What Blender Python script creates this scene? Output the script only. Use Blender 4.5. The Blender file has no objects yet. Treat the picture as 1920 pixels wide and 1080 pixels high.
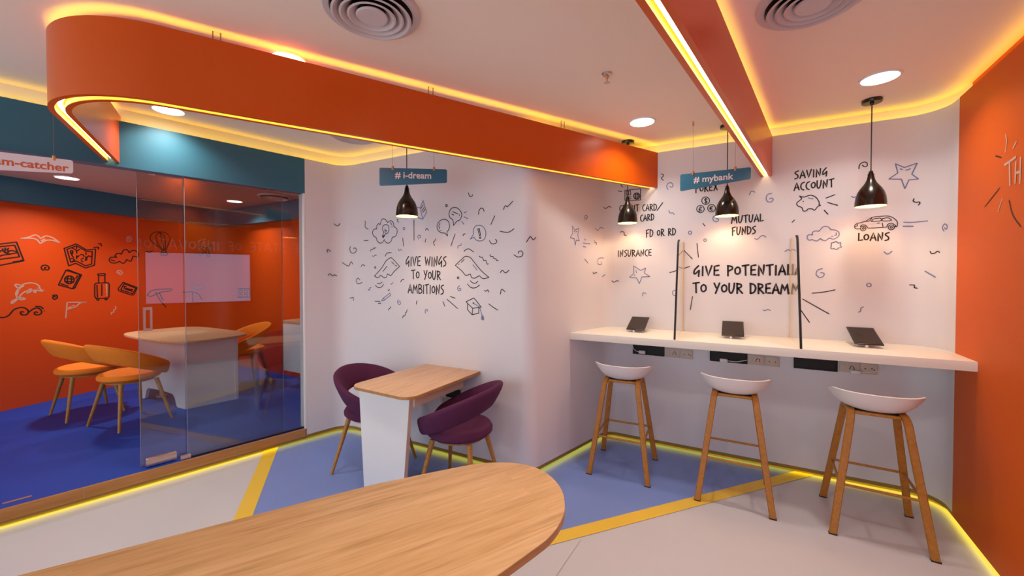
import bpy, bmesh, math, random
from mathutils import Vector, Matrix
random.seed(7)
SC = bpy.context.scene
COL = SC.collection

# ------------------------------------------------------------------ camera
F_PX, CX, CY, EYE = 747.0, 960.0, 530.0, 1.5
PITCH = math.radians(0.96)
YAW = math.radians(28.88)
_fw = Vector((-math.sin(YAW), math.cos(YAW), 0)); RT = Vector((math.cos(YAW), math.sin(YAW), 0))
FWD = (_fw * math.cos(PITCH) - Vector((0, 0, 1)) * math.sin(PITCH)).normalized()
UPV = RT.cross(FWD).normalized()
cam_d = bpy.data.cameras.new('camera'); cam = bpy.data.objects.new('camera', cam_d); COL.objects.link(cam)
cam_d.sensor_width = 36.0; cam_d.lens = F_PX / 1920 * 36.0
cam_d.shift_y = (CY - 540) / 1920.0
cam_d.clip_start = 0.02
_m = Matrix((RT, UPV, -FWD)).transposed().to_4x4(); _m.translation = Vector((0, 0, EYE))
cam.matrix_world = _m
SC.camera = cam

# ------------------------------------------------------------------ world, exposure
w = bpy.data.worlds.new('world'); SC.world = w; w.use_nodes = True
w.node_tree.nodes['Background'].inputs[0].default_value = (0.76, 0.90, 1.0, 1)
w.node_tree.nodes['Background'].inputs[1].default_value = 2.05
SC.view_settings.view_transform = 'Standard'
SC.view_settings.look = 'None'
SC.view_settings.gamma = 1.0
SC.view_settings.use_curve_mapping = False
SC.view_settings.exposure = 0.0
L_DOWN, L_INNER, L_PEND, L_COVE, L_SKIRT, L_TOP, L_SLOT, L_SCREEN = 9.0, 9.0, 235.0, 8.0, 3.4, 9.5, 8.0, 1.15
P_DOWN, P_INNER = 5.2, 12.0

# ------------------------------------------------------------------ materials
def principled(name, color, rough=0.5, metal=0.0, spec=0.5, coat=0.0, bump=0.0, bump_scale=120.0, vary=0.0):
    m = bpy.data.materials.new(name); m.use_nodes = True
    nt = m.node_tree; b = nt.nodes['Principled BSDF']
    b.inputs['Base Color'].default_value = (*color, 1); b.inputs['Roughness'].default_value = rough
    b.inputs['Metallic'].default_value = metal; b.inputs['Specular IOR Level'].default_value = spec
    b.inputs['Coat Weight'].default_value = coat
    if bump or vary:
        tc = nt.nodes.new('ShaderNodeTexCoord'); n = nt.nodes.new('ShaderNodeTexNoise')
        n.inputs['Scale'].default_value = bump_scale; n.inputs['Detail'].default_value = 3
        nt.links.new(tc.outputs['Object'], n.inputs['Vector'])
        if bump:
            bp = nt.nodes.new('ShaderNodeBump'); bp.inputs['Strength'].default_value = bump; bp.inputs['Distance'].default_value = 0.004
            nt.links.new(n.outputs['Fac'], bp.inputs['Height']); nt.links.new(bp.outputs['Normal'], b.inputs['Normal'])
        if vary:
            mx = nt.nodes.new('ShaderNodeMix'); mx.data_type = 'RGBA'
            mx.inputs['A'].default_value = (*[c * (1 - vary) for c in color], 1); mx.inputs['B'].default_value = (*[min(1, c * (1 + vary)) for c in color], 1)
            n2 = nt.nodes.new('ShaderNodeTexNoise'); n2.inputs['Scale'].default_value = bump_scale / 30; n2.inputs['Detail'].default_value = 4
            nt.links.new(tc.outputs['Object'], n2.inputs['Vector']); nt.links.new(n2.outputs['Fac'], mx.inputs['Factor'])
            nt.links.new(mx.outputs['Result'], b.inputs['Base Color'])
    return m

def emission(name, color, strength):
    m = bpy.data.materials.new(name); m.use_nodes = True; nt = m.node_tree; nt.nodes.clear()
    e = nt.nodes.new('ShaderNodeEmission'); o = nt.nodes.new('ShaderNodeOutputMaterial')
    e.inputs[0].default_value = (*color, 1); e.inputs[1].default_value = strength
    nt.links.new(e.outputs[0], o.inputs[0]); return m

def wood(name, c_dark, c_mid, c_light, angle=0.0, scale=1.0, rough=0.42, planks=None):
    m = bpy.data.materials.new(name); m.use_nodes = True
    nt = m.node_tree; b = nt.nodes['Principled BSDF']; b.inputs['Roughness'].default_value = rough
    tc = nt.nodes.new('ShaderNodeTexCoord'); mp = nt.nodes.new('ShaderNodeMapping'); mp.vector_type = 'TEXTURE'
    mp.inputs['Rotation'].default_value = (0, 0, angle)
    nt.links.new(tc.outputs['Object'], mp.inputs['Vector'])
    st = nt.nodes.new('ShaderNodeMapping'); st.inputs['Scale'].default_value = (2.2 * scale, 26 * scale, 26 * scale)
    nt.links.new(mp.outputs[0], st.inputs['Vector'])
    src = st.outputs[0]
    fac_plank = None
    if planks:
        br = nt.nodes.new('ShaderNodeTexBrick'); br.offset = 0.37
        br.inputs['Scale'].default_value = 1.0; br.inputs['Brick Width'].default_value = planks[0]; br.inputs['Row Height'].default_value = planks[1]
        br.inputs['Mortar Size'].default_value = 0.0; br.inputs['Color1'].default_value = (0, 0, 0, 1); br.inputs['Color2'].default_value = (1, 1, 1, 1)
        nt.links.new(mp.outputs[0], br.inputs['Vector'])
        fac_plank = br.outputs['Color']
        ad = nt.nodes.new('ShaderNodeVectorMath'); ad.operation = 'MULTIPLY_ADD'
        ad.inputs[1].default_value = (7.3, 11.7, 3.1); nt.links.new(fac_plank, ad.inputs[0]); nt.links.new(src, ad.inputs[2]); src = ad.outputs[0]
    n1 = nt.nodes.new('ShaderNodeTexNoise'); n1.inputs['Scale'].default_value = 1.0; n1.inputs['Detail'].default_value = 5; n1.inputs['Distortion'].default_value = 0.9
    nt.links.new(src, n1.inputs['Vector'])
    n2 = nt.nodes.new('ShaderNodeTexNoise'); n2.inputs['Scale'].default_value = 4.5; n2.inputs['Detail'].default_value = 4
    nt.links.new(src, n2.inputs['Vector'])
    mx = nt.nodes.new('ShaderNodeMath'); mx.operation = 'MULTIPLY_ADD'; mx.inputs[1].default_value = 0.35
    nt.links.new(n2.outputs['Fac'], mx.inputs[0])
    sc = nt.nodes.new('ShaderNodeMath'); sc.operation = 'MULTIPLY'; sc.inputs[1].default_value = 0.68
    nt.links.new(n1.outputs['Fac'], sc.inputs[0]); nt.links.new(sc.outputs[0], mx.inputs[2])
    fac = mx.outputs[0]
    if fac_plank is not None:
        pk = nt.nodes.new('ShaderNodeMath'); pk.operation = 'MULTIPLY_ADD'; pk.inputs[1].default_value = 0.06
        nt.links.new(fac_plank, pk.inputs[0]); nt.links.new(fac, pk.inputs[2]); fac = pk.outputs[0]
    cr = nt.nodes.new('ShaderNodeValToRGB'); e = cr.color_ramp.elements
    e[0].position = 0.33; e[0].color = (*c_dark, 1); e[1].position = 0.68; e[1].color = (*c_light, 1)
    k = e.new(0.5); k.color = (*c_mid, 1)
    nt.links.new(fac, cr.inputs[0]); nt.links.new(cr.outputs[0], b.inputs['Base Color'])
    return m

def pane_material(name, tint, extra=0.0, ior=1.5):
    m = bpy.data.materials.new(name); m.use_nodes = True; nt = m.node_tree; nt.nodes.clear()
    t = nt.nodes.new('ShaderNodeBsdfTransparent'); t.inputs[0].default_value = (*tint, 1)
    g = nt.nodes.new('ShaderNodeBsdfGlossy'); g.inputs['Roughness'].default_value = 0.0; g.inputs['Color'].default_value = (1, 1, 1, 1)
    f0 = ((ior - 1) / (ior + 1)) ** 2                     # Schlick reflectance, the same from both sides of a face
    lw = nt.nodes.new('ShaderNodeLayerWeight'); lw.inputs[0].default_value = 0.5
    pw = nt.nodes.new('ShaderNodeMath'); pw.operation = 'POWER'; pw.inputs[1].default_value = 5.0
    a = nt.nodes.new('ShaderNodeMath'); a.operation = 'MULTIPLY_ADD'; a.inputs[1].default_value = 1 - f0; a.inputs[2].default_value = f0 + extra; a.use_clamp = True
    nt.links.new(lw.outputs['Facing'], pw.inputs[0]); nt.links.new(pw.outputs[0], a.inputs[0])
    x = nt.nodes.new('ShaderNodeMixShader'); o = nt.nodes.new('ShaderNodeOutputMaterial')
    nt.links.new(a.outputs[0], x.inputs[0])
    nt.links.new(t.outputs[0], x.inputs[1]); nt.links.new(g.outputs[0], x.inputs[2]); nt.links.new(x.outputs[0], o.inputs[0])
    return m

M = {}
M['white'] = principled('white_paint', (0.73, 0.70, 0.745), 0.42, bump=0.03, bump_scale=400, spec=0.4)
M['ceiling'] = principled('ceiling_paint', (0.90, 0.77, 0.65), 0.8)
M['ceiling_inner'] = principled('dimmed_ceiling_paint', (0.46, 0.36, 0.30), 0.8)  # ceiling colour darkened to stand for the orange room's lower light
M['orange'] = principled('orange_lacquer', (0.62, 0.085, 0.001), 0.30, spec=0.35)
M['orange_wall'] = principled('orange_paint', (0.64, 0.105, 0.001), 0.5, spec=0.2, bump=0.03, bump_scale=400)
M['red_orange'] = principled('deep_orange_paint', (0.72, 0.075, 0.003), 0.5, bump=0.03, bump_scale=400)
M['teal'] = principled('teal_paint', (0.026, 0.140, 0.220), 0.45)
M['teal_board'] = principled('teal_board', (0.022, 0.135, 0.230), 0.35)
M['floor'] = principled('grey_vinyl', (0.61, 0.61, 0.67), 0.36, vary=0.03, bump_scale=90, spec=0.4)
M['blue'] = principled('blue_vinyl', (0.195, 0.290, 0.68), 0.42, vary=0.04, bump_scale=90, spec=0.4)
M['dim_blue'] = principled('dim_blue_vinyl', (0.006, 0.062, 0.46), 0.5, vary=0.05, bump_scale=90, spec=0.2)  # same blue floor, the orange room's weaker light put into its colour
M['yellow'] = principled('yellow_vinyl', (0.86, 0.58, 0.06), 0.42, vary=0.03, bump_scale=90)
M['seam'] = principled('seam', (0.38, 0.34, 0.32), 0.6)
M['skirt'] = principled('brass_skirting', (0.30, 0.19, 0.03), 0.45)
M['riser'] = wood('riser_wood', (0.36, 0.15, 0.035), (0.44, 0.20, 0.055), (0.52, 0.25, 0.08), angle=math.radians(76), scale=0.8)
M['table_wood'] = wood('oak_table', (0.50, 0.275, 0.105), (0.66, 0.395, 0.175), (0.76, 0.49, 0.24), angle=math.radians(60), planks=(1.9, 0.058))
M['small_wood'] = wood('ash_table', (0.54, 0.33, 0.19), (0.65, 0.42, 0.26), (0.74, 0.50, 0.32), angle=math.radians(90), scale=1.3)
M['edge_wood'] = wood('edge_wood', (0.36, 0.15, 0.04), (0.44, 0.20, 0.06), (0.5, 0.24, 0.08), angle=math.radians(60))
M['stool_wood'] = wood('stool_wood', (0.32, 0.115, 0.010), (0.41, 0.16, 0.017), (0.48, 0.20, 0.026), angle=math.radians(90), scale=2.0, rough=0.45)
M['leg_wood'] = wood('leg_wood', (0.34, 0.145, 0.02), (0.43, 0.19, 0.03), (0.51, 0.25, 0.05), angle=math.radians(90), scale=2.0, rough=0.45)
M['counter'] = principled('white_laminate', (0.86, 0.81, 0.73), 0.4)
M['panel'] = principled('white_panel', (0.80, 0.79, 0.80), 0.45)
M['panel_edge'] = principled('beige_edge', (0.66, 0.50, 0.40), 0.5)
M['plastic'] = principled('white_plastic', (0.80, 0.74, 0.74), 0.38)
M['black'] = principled('black_metal', (0.006, 0.004, 0.004), 0.22, spec=0.6)
M['black_matt'] = principled('black_matt', (0.006, 0.004, 0.005), 0.6)
M['tablet'] = principled('tablet_glass', (0.016, 0.009, 0.008), 0.4, spec=0.35)
M['purple'] = principled('purple_fabric', (0.080, 0.007, 0.054), 0.85, bump=0.25, bump_scale=700, vary=0.12)
M['orange_fabric'] = principled('orange_fabric', (0.95, 0.235, 0.006), 0.8, bump=0.25, bump_scale=700, vary=0.08)
M['brass'] = principled('brass', (0.62, 0.36, 0.16), 0.3, metal=0.8)
M['steel'] = principled('steel', (0.60, 0.52, 0.50), 0.3, metal=0.9)
M['wire'] = principled('wire', (0.25, 0.18, 0.14), 0.4, metal=0.6)
M['glow_liner'] = principled('glow_liner', (0.88, 0.58, 0.06), 0.4)  # LED glow on the channel walls put in as yellow colour
M['shade_lining'] = principled('shade_lining', (0.85, 0.55, 0.20), 0.5)
M['vent'] = principled('vent_grey', (0.62, 0.54, 0.54), 0.5)
M['ink'] = principled('black_vinyl', (0.012, 0.006, 0.007), 0.6)
M['ink_blue'] = principled('blue_vinyl_line', (0.16, 0.19, 0.38), 0.6)
M['ink_white'] = principled('white_vinyl_line', (0.62, 0.40, 0.33), 0.6)
M['sign_text'] = principled('pink_white_text', (0.78, 0.66, 0.66), 0.5)
M['sign_white'] = principled('white_board', (0.72, 0.60, 0.64), 0.4)
M['orange_text'] = principled('orange_text', (0.62, 0.08, 0.006), 0.5)
M['socket'] = principled('cream_plastic', (0.62, 0.50, 0.42), 0.45)
M['glass_edge'] = principled('ground_glass_edge', (0.26, 0.25, 0.29), 0.35)
M['cream'] = principled('cream_profile', (0.72, 0.55, 0.32), 0.5)
M['glass'] = pane_material('clear_glass', (0.86, 0.88, 0.88), 0.02)
M['divider_glass'] = pane_material('divider_glass', (0.985, 0.985, 0.975), 0.0, 1.45)
M['lamp'] = emission('lamp_disc', (1.0, 0.88, 0.74), L_DOWN)
M['lamp_inner'] = emission('lamp_disc_inner', (1.0, 0.90, 0.78), L_INNER)
M['bulb'] = emission('bulb', (1.0, 0.73, 0.40), L_PEND)
M['cove_led'] = emission('cove_led', (1.0, 0.62, 0.012), L_COVE)
M['skirt_led'] = emission('skirt_led', (1.0, 0.76, 0.03), L_SKIRT)
M['top_led'] = emission('top_led', (1.0, 0.68, 0.05), L_TOP)
M['slot_led'] = emission('slot_led', (1.0, 0.82, 0.55), L_SLOT)
M['screen'] = emission('screen', (0.75, 0.68, 1.0), L_SCREEN)

# ------------------------------------------------------------------ object helpers
def link(name, me, mat=None, parent=None, smooth=False):
    o = bpy.data.objects.new(name, me); COL.objects.link(o)
    if mat is not None: me.materials.append(M[mat] if isinstance(mat, str) else mat)
    if parent is not None: o.parent = parent
    if smooth:
        for p in me.polygons: p.use_smooth = True
    return o

def from_bm(name, bm, mat, parent=None, smooth=False):
    bmesh.ops.recalc_face_normals(bm, faces=bm.faces[:])
    me = bpy.data.meshes.new(name); bm.to_mesh(me); bm.free()
    return link(name, me, mat, parent, smooth)

def from_py(name, verts, faces, mat, parent=None, smooth=False):
    me = bpy.data.meshes.new(name); me.from_pydata([tuple(v) for v in verts], [], faces); me.update()
    return link(name, me, mat, parent, smooth)

def auto_smooth(o, ang=35):
    me = o.data
    for p in me.polygons: p.use_smooth = True
    bm = bmesh.new(); bm.from_mesh(me); lim = math.radians(ang)
    for e in bm.edges:
        e.smooth = not (len(e.link_faces) == 2 and e.calc_face_angle(0) > lim)
    bm.to_mesh(me); bm.free(); return o

def thing(name, label, cat, loc=(0, 0, 0), rz=0.0, group=None):
    o = bpy.data.objects.new(name, None); COL.objects.link(o); o.empty_display_size = 0.1
    o.location = loc; o.rotation_euler = (0, 0, rz)
    o['label'] = label; o['category'] = cat
    if group: o['group'] = group
    return o

def tag(o, label, cat, group=None):
    o['label'] = label; o['category'] = cat
    if group: o['group'] = group
    return o

def struct(o): o['kind'] = 'structure'; return o

def dup(root, loc, rz, label, group=None):
    r = root.copy(); COL.objects.link(r); r.location = loc; r.rotation_euler = (0, 0, rz); r['label'] = label
    if group: r['group'] = group
    for ch in list(root.children):
        c = ch.copy(); COL.objects.link(c); c.parent = r
        for g in list(ch.children):
            d = g.copy(); COL.objects.link(d); d.parent = c
    return r

def add_box(bm, lo, hi, bevel=0.0, seg=2):
    lo, hi = Vector(lo), Vector(hi)
    vs = [bm.verts.new((x, y, z)) for z in (lo.z, hi.z) for y in (lo.y, hi.y) for x in (lo.x, hi.x)]
    fs = [(0, 2, 3, 1), (4, 5, 7, 6), (0, 1, 5, 4), (2, 6, 7, 3), (0, 4, 6, 2), (1, 3, 7, 5)]
    nf = [bm.faces.new([vs[i] for i in f]) for f in fs]
    if bevel:
        es = list({e for f in nf for e in f.edges})
        bmesh.ops.bevel(bm, geom=es, offset=bevel, segments=seg, affect='EDGES', profile=0.5)

def box(name, lo, hi, mat, parent=None, bevel=0.002):
    bm = bmesh.new(); add_box(bm, lo, hi, bevel); return auto_smooth(from_bm(name, bm, mat, parent), 50)

def prism(name, poly, z0, z1, mat, parent=None, bevel=0.0, smooth=40):
    bm = bmesh.new()
    b = [bm.verts.new((p[0], p[1], z0)) for p in poly]; t = [bm.verts.new((p[0], p[1], z1)) for p in poly]
    n = len(poly); bm.faces.new(b[::-1]); ft = bm.faces.new(t)
    for i in range(n): bm.faces.new((b[i], b[(i + 1) % n], t[(i + 1) % n], t[i]))
    if bevel:
        bmesh.ops.recalc_face_normals(bm, faces=bm.faces[:])
        es = [e for e in bm.edges if abs(e.verts[0].co.z - e.verts[1].co.z) < 1e-6]
        bmesh.ops.bevel(bm, geom=es, offset=bevel, segments=2, affect='EDGES', profile=0.5)
    return auto_smooth(from_bm(name, bm, mat, parent), smooth)

def plate(name, poly3, nrm, thick, mat, parent=None):
    """a flat polygon in space given a thickness along nrm"""
    n = Vector(nrm).normalized() * thick
    bm = bmesh.new(); a = [bm.verts.new(Vector(p)) for p in poly3]; b = [bm.verts.new(Vector(p) + n) for p in poly3]
    k = len(a); bm.faces.new(a[::-1]); bm.faces.new(b)
    for i in range(k): bm.faces.new((a[i], a[(i + 1) % k], b[(i + 1) % k], b[i]))
    return auto_smooth(from_bm(name, bm, mat, parent), 40)

def lathe(name, prof, mat, parent=None, seg=40, loc=(0, 0, 0), smooth=40, closed=False):
    bm = bmesh.new(); rings = []
    for r, z in prof:
        if r < 1e-6: rings.append([bm.verts.new((loc[0], loc[1], loc[2] + z))])
        else: rings.append([bm.verts.new((loc[0] + r * math.cos(2 * math.pi * i / seg), loc[1] + r * math.sin(2 * math.pi * i / seg), loc[2] + z)) for i in range(seg)])
    for a, b in zip(rings, rings[1:] + (rings[:1] if closed else [])):
        for i in range(seg):
            j = (i + 1) % seg
            if len(a) == 1 and len(b) == 1: continue
            if len(a) == 1: bm.faces.new((a[0], b[j], b[i]))
            elif len(b) == 1: bm.faces.new((a[i], a[j], b[0]))
            else: bm.faces.new((a[i], a[j], b[j], b[i]))
    return auto_smooth(from_bm(name, bm, mat, parent), smooth)

def add_tube(bm, pts, radii, seg=12, cap=True):
    pts = [Vector(p) for p in pts]
    if not hasattr(radii, '__len__'): radii = [radii] * len(pts)
    prev = None; rings = []
    for i, p in enumerate(pts):
        d = (pts[min(i + 1, len(pts) - 1)] - pts[max(i - 1, 0)]).normalized()
        if prev is None:
            u = d.cross(Vector((0, 0, 1)) if abs(d.z) < 0.95 else Vector((1, 0, 0))).normalized()
        else: u = (prev - d * prev.dot(d)).normalized()
        prev = u; v = d.cross(u)
        rings.append([bm.verts.new(p + (u * math.cos(2 * math.pi * k / seg) + v * math.sin(2 * math.pi * k / seg)) * radii[i]) for k in range(seg)])
    for a, b in zip(rings, rings[1:]):
        for k in range(seg): bm.faces.new((a[k], a[(k + 1) % seg], b[(k + 1) % seg], b[k]))
    if cap: bm.faces.new(rings[0][::-1]); bm.faces.new(rings[-1])

def tube(name, pts, radii, mat, parent=None, seg=12):
    bm = bmesh.new(); add_tube(bm, pts, radii, seg); return auto_smooth(from_bm(name, bm, mat, parent), 50)

def fillet(poly, radii, n=10):
    """open 2D polyline with rounded inner vertices"""
    out = [Vector(poly[0])]
    for i in range(1, len(poly) - 1):
        p, a, b = Vector(poly[i]), Vector(poly[i - 1]), Vector(poly[i + 1]); r = radii[i - 1]
        d1 = (a - p).normalized(); d2 = (b - p).normalized()
        if r <= 0: out.append(p); continue
        half = d1.angle(d2) / 2; t = r / math.tan(half); c = p + (d1 + d2).normalized() * (r / math.sin(half))
        s, e = p + d1 * t, p + d2 * t
        a0 = math.atan2((s - c).y, (s - c).x); a1 = math.atan2((e - c).y, (e - c).x); da = (a1 - a0 + math.pi) % (2 * math.pi) - math.pi
        for k in range(n + 1):
            q = a0 + da * k / n; out.append(c + Vector((math.cos(q), math.sin(q))) * r)
    out.append(Vector(poly[-1])); return out

def offsets(path):
    """mitred left-hand normals of a 2D path"""
    res = []
    for i in range(len(path)):
        ns = []
        for a, b in ((i - 1, i), (i, i + 1)):
            if a >= 0 and b < len(path):
                d = (path[b] - path[a])
                if d.length > 1e-9: d.normalize(); ns.append(Vector((-d.y, d.x)))
        n = sum(ns, Vector((0, 0)));
        n.normalize(); res.append(n / max(0.3, n.dot(ns[0])))
    return res

def sweep(name, path, section, mat, parent=None, closed=False, smooth=40, nrm=None):
    """section: (offset to the left of the path, z)"""
    nn = nrm or offsets(path); k = len(section); vs = []; fs = []
    for p, n in zip(path, nn):
        for o, z in section: q = p + n * o; vs.append((q.x, q.y, z))
    for i in range(len(path) - 1):
        for j in range(k if closed else k - 1):
            a = i * k + j; b = i * k + (j + 1) % k; fs.append((a, b, b + k, a + k))
    if closed: fs.append(tuple(range(k - 1, -1, -1))); fs.append(tuple((len(path) - 1) * k + j for j in range(k)))
    o = from_py(name, vs, fs, mat, parent)
    bm = bmesh.new(); bm.from_mesh(o.data); bmesh.ops.recalc_face_normals(bm, faces=bm.faces[:]); bm.to_mesh(o.data); bm.free()
    return auto_smooth(o, smooth)

def resample(path, step=0.25):
    out = [path[0]]
    for a, b in zip(path, path[1:]):
        n = max(1, int((b - a).length / step))
        for k in range(1, n + 1): out.append(a.lerp(b, k / n))
    return out

def project(p):
    v = Vector(p) - Vector((0, 0, EYE)); d = v.dot(FWD)
    return CX + F_PX * v.dot(RT) / d, CY - F_PX * v.dot(UPV) / d

def ray(x, y): return FWD + RT * ((x - CX) / F_PX) - UPV * ((y - CY) / F_PX)

# ------------------------------------------------------------------ plan of the place
TOP_L, TOP_B, CEIL = 2.555, 2.574, 2.65
PA = Vector((-3.37, 2.25)); PD = Vector((0.235, 0.972)).normalized(); PN = Vector((PD.y, -PD.x))   # glass front line, PN points into the main room
STEP = 0.115
cornerB = PA + PD * ((2.595 - PA.y) / PD.y)
room = fillet([PA, cornerB, (-1.292, 2.632), (-1.010, 3.662), (1.205, 3.662), (0.84, -3.0)], [0.17, 0.125, 0.12, 0.17], 16)

def split(path, tests):
    """cut a path where successive tests first become true"""
    segs = []; cur = [path[0]]; t = 0
    for p in path[1:]:
        cur.append(p)
        if t < len(tests) and tests[t](p): segs.append(cur); cur = [p]; t += 1
    segs.append(cur); return segs

def insert(path, pts):
    out = [path[0]]
    for a, b in zip(path, path[1:]):
        ins = []
        for q in pts:
            d = b - a; L = d.length
            if L < 1e-6: continue
            t = (Vector(q) - a).dot(d) / L ** 2
            if 0.001 < t < 0.999 and ((a + d * t) - Vector(q)).length < 0.02: ins.append((t, a + d * t))
        for _, q in sorted(ins, key=lambda x: x[0]): out.append(q)
        out.append(b)
    return out
ret_d = (Vector((-1.010, 3.662)) - Vector((-1.292, 2.632))).normalized()
q_mid = Vector((-2.9, 2.595 + (2.632 - 2.595) * (-2.9 - cornerB.x) / (-1.292 - cornerB.x)))
q_ret = Vector((-1.292, 2.632)) + ret_d * 0.2
q_back = Vector((-0.80, 3.662))
rw_d = (Vector((0.84, -3.0)) - Vector((1.205, 3.662))).normalized()
q_paint = Vector((1.205, 3.662)) + rw_d * 0.25
room = insert(room, [q_mid, q_ret, q_back, q_paint])
near = lambda q: (lambda p: (p - q).length < 1e-4)
seg_left, seg_mid, seg_ret, seg_back, seg_right = split(room, [near(q_mid), near(q_ret), near(q_back), near(q_paint)])
room_n = offsets(room)
nrm_of = {tuple(p): n for p, n in zip(room, room_n)}

def build_wall(name, path, mat, top, skirt=True):
    nn = [nrm_of[tuple(p)] for p in path]
    z0 = 0.058 if skirt else 0.035
    wl = struct(sweep(name, path, [(0.05, z0), (0, z0), (0, top), (0.052, top), (0.052, CEIL + 0.01)], mat, nrm=nn, smooth=50))
    sweep('led_strip', path, [(0.014, top + 0.004), (0.030, top + 0.004)], 'cove_led', wl, nrm=nn)
    if skirt:
        sk = sweep('skirting', path, [(0.045, 0.058), (0.003, 0.058), (0.003, 0.030), (0.045, 0.030), (0.045, 0.0)], 'skirt', wl, nrm=nn)
    zl = 0.0295 if skirt else 0.0345
    if not skirt: sweep('recess', path, [(0.0, 0.035), (0.045, 0.035), (0.045, 0.0)], 'white', wl, nrm=nn)
    lp = [(p, n) for p, n in zip(path, nn)]
    if not skirt: lp[-1] = (lp[0][0].lerp(lp[-1][0], 0.15), lp[-1][1])
    sweep('floor_led_strip', [p for p, n in lp], [(0.008, zl), (0.040, zl)], 'skirt_led', wl, nrm=[n for p, n in lp])
    return wl

wall_left = build_wall('wall_left', seg_left, 'white', TOP_L)
wall_mid = build_wall('wall_middle', seg_mid, 'white', TOP_L)
wall_ret = build_wall('wall_inner', seg_ret, 'white', TOP_B)
wall_back = build_wall('wall_back', seg_back, 'white', TOP_B)
wall_right = build_wall('wall_right', seg_right, 'orange_wall', TOP_B, skirt=False)

# floor of the main room with its blue field and yellow borders
fl = struct(from_py('floor', [(-4.2, -3.2, 0), (1.6, -3.2, 0), (1.6, 4.0, 0), (-4.2, 4.0, 0)], [(0, 1, 2, 3)], 'floor'))
kc = Vector((-1.963, 0.740)); kl = Vector((-0.787, 0.617)).normalized(); kr = Vector((0.648, 0.762)).normalized()
from_py('blue_vinyl_field', [(*p, 0.0012) for p in (kc, kc + kr * 4.2, (0.9, 4.0), (-3.9, 4.0), kc + kl * 2.4)], [(0, 1, 2, 3, 4)], 'blue', fl)
from_py('yellow_border', [(*p, 0.0024) for p in (kc - kr * 0.0, kc + kl * 2.4, kc + kl * 2.4 + kr * 0.10, kc + kr * 0.10)], [(0, 1, 2, 3)], 'yellow', fl)
from_py('yellow_border', [(*p, 0.0024) for p in (kc - kl * 0.0, kc + kr * 4.2, kc + kr * 4.2 + kl * 0.095, kc + kl * 0.095)], [(0, 3, 2, 1)], 'yellow', fl)
sd = (Vector((-0.756, 1.830)) - Vector((-0.739, 2.158))).normalized(); sp = Vector((-0.739, 2.158))
from_py('vinyl_seam', [(*(sp + Vector((s, 0)) + sd * t), 0.0015) for t, s in ((0, -.0015), (0, .0015), (3.5, .0015), (3.5, -.0015))], [(0, 1, 2, 3)], 'seam', fl)

ce = struct(from_py('ceiling', [(-7.6, -3.2, CEIL), (1.6, -3.2, CEIL), (1.6, 4.0, CEIL), (-7.6, 4.0, CEIL)], [(0, 3, 2, 1)], 'ceiling'))

# glass-front room: bulkhead, step, inner shell
front = [PA - PD * 3.4, PA]
pn0 = [Vector((-PN.x, -PN.y))] * 2
bk = struct(sweep('bulkhead', front, [(0.10, 2.243), (0.0, 2.243), (0.0, TOP_L), (0.10, TOP_L)], 'teal', closed=True, nrm=pn0))
sweep('cove_back', front, [(0.052, TOP_L), (0.052, CEIL + 0.01)], 'white', bk, nrm=pn0)
sweep('led_strip', front, [(0.014, TOP_L + 0.004), (0.030, TOP_L + 0.004)], 'cove_led', bk, nrm=pn0)
cl = struct(sweep('trim_1', front, [(0.021, STEP), (0.0, STEP), (0.0, 0.045), (0.021, 0.045)], 'riser', nrm=pn0)); cl.name = 'trim_1'
sweep('skirting', front, [(0.06, 0.045), (0.006, 0.045), (0.006, 0.026), (0.05, 0.026), (0.05, 0.0)], 'skirt', cl, nrm=pn0)
sweep('floor_led_strip', front, [(0.010, 0.0255), (0.042, 0.0255)], 'skirt_led', cl, nrm=pn0)
for t in (-0.55, -1.38):
    q = PA + PD * t
    from_py('board_joint', [(*(q + PD * s + PN * 0.0006), z) for s, z in ((-.0012, .046), (.0012, .046), (.0012, STEP), (-.0012, STEP))], [(0, 1, 2, 3)], 'seam', cl)
jm = struct(sweep('trim_2', [PA - PD * 0.012, PA + PD * 0.002], [(0.0, 0.045), (0.0, 2.243), (0.11, 2.243), (0.11, 0.045)], 'panel', closed=True, nrm=pn0))

ild = Vector((-0.248, 0.969)).normalized()
inner = fillet([Vector((-6.52, 1.0)) - ild * 2.2, Vector((-6.52, 1.0)) + ild * ((3.345 - 1.0) / ild.y), (-3.40, 3.345)], [0.32], 14)
inner = insert(inner, [Vector((-6.55, 3.345))])
in_left, in_back = split(inner, [near(inner[-2])])
in_n = {tuple(p): n for p, n in zip(inner, offsets(inner))}
INC = 2.51
def inner_wall(name, path):
    nn = [in_n[tuple(p)] for p in path]
    wl = struct(sweep(name, path, [(0, STEP), (0, INC)], 'red_orange', nrm=nn))
    sweep('bulkhead_inner', path, [(0.0, 2.262), (-0.11, 2.262), (-0.11, INC)], 'teal', wl, nrm=nn, smooth=50)
    return wl
wall_in_left = inner_wall('wall_far_left', in_left)
wall_in_back = inner_wall('wall_far_back', in_back)
f0, f1 = PA - PD * 3.4, PA
fi = struct(from_py('floor.001', [(*p, STEP) for p in (f0 - PN * 0.02, f1 - PN * 0.02, (-3.38, 3.4), (-7.3, 3.5), (-6.0, -1.4))], [(0, 1, 2, 3, 4)], 'dim_blue'))
fi.name = 'floor.001'
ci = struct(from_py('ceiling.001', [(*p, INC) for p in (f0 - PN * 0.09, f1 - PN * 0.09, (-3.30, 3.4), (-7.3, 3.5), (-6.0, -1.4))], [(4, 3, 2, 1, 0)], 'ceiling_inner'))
struct(from_py('wall_divider', [(*p, z) for p, z in (((-3.475, 2.27), STEP), ((-3.30, 3.4), STEP), ((-3.30, 3.4), INC), ((-3.475, 2.27), INC))], [(0, 1, 2, 3)], 'red_orange'))

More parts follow.
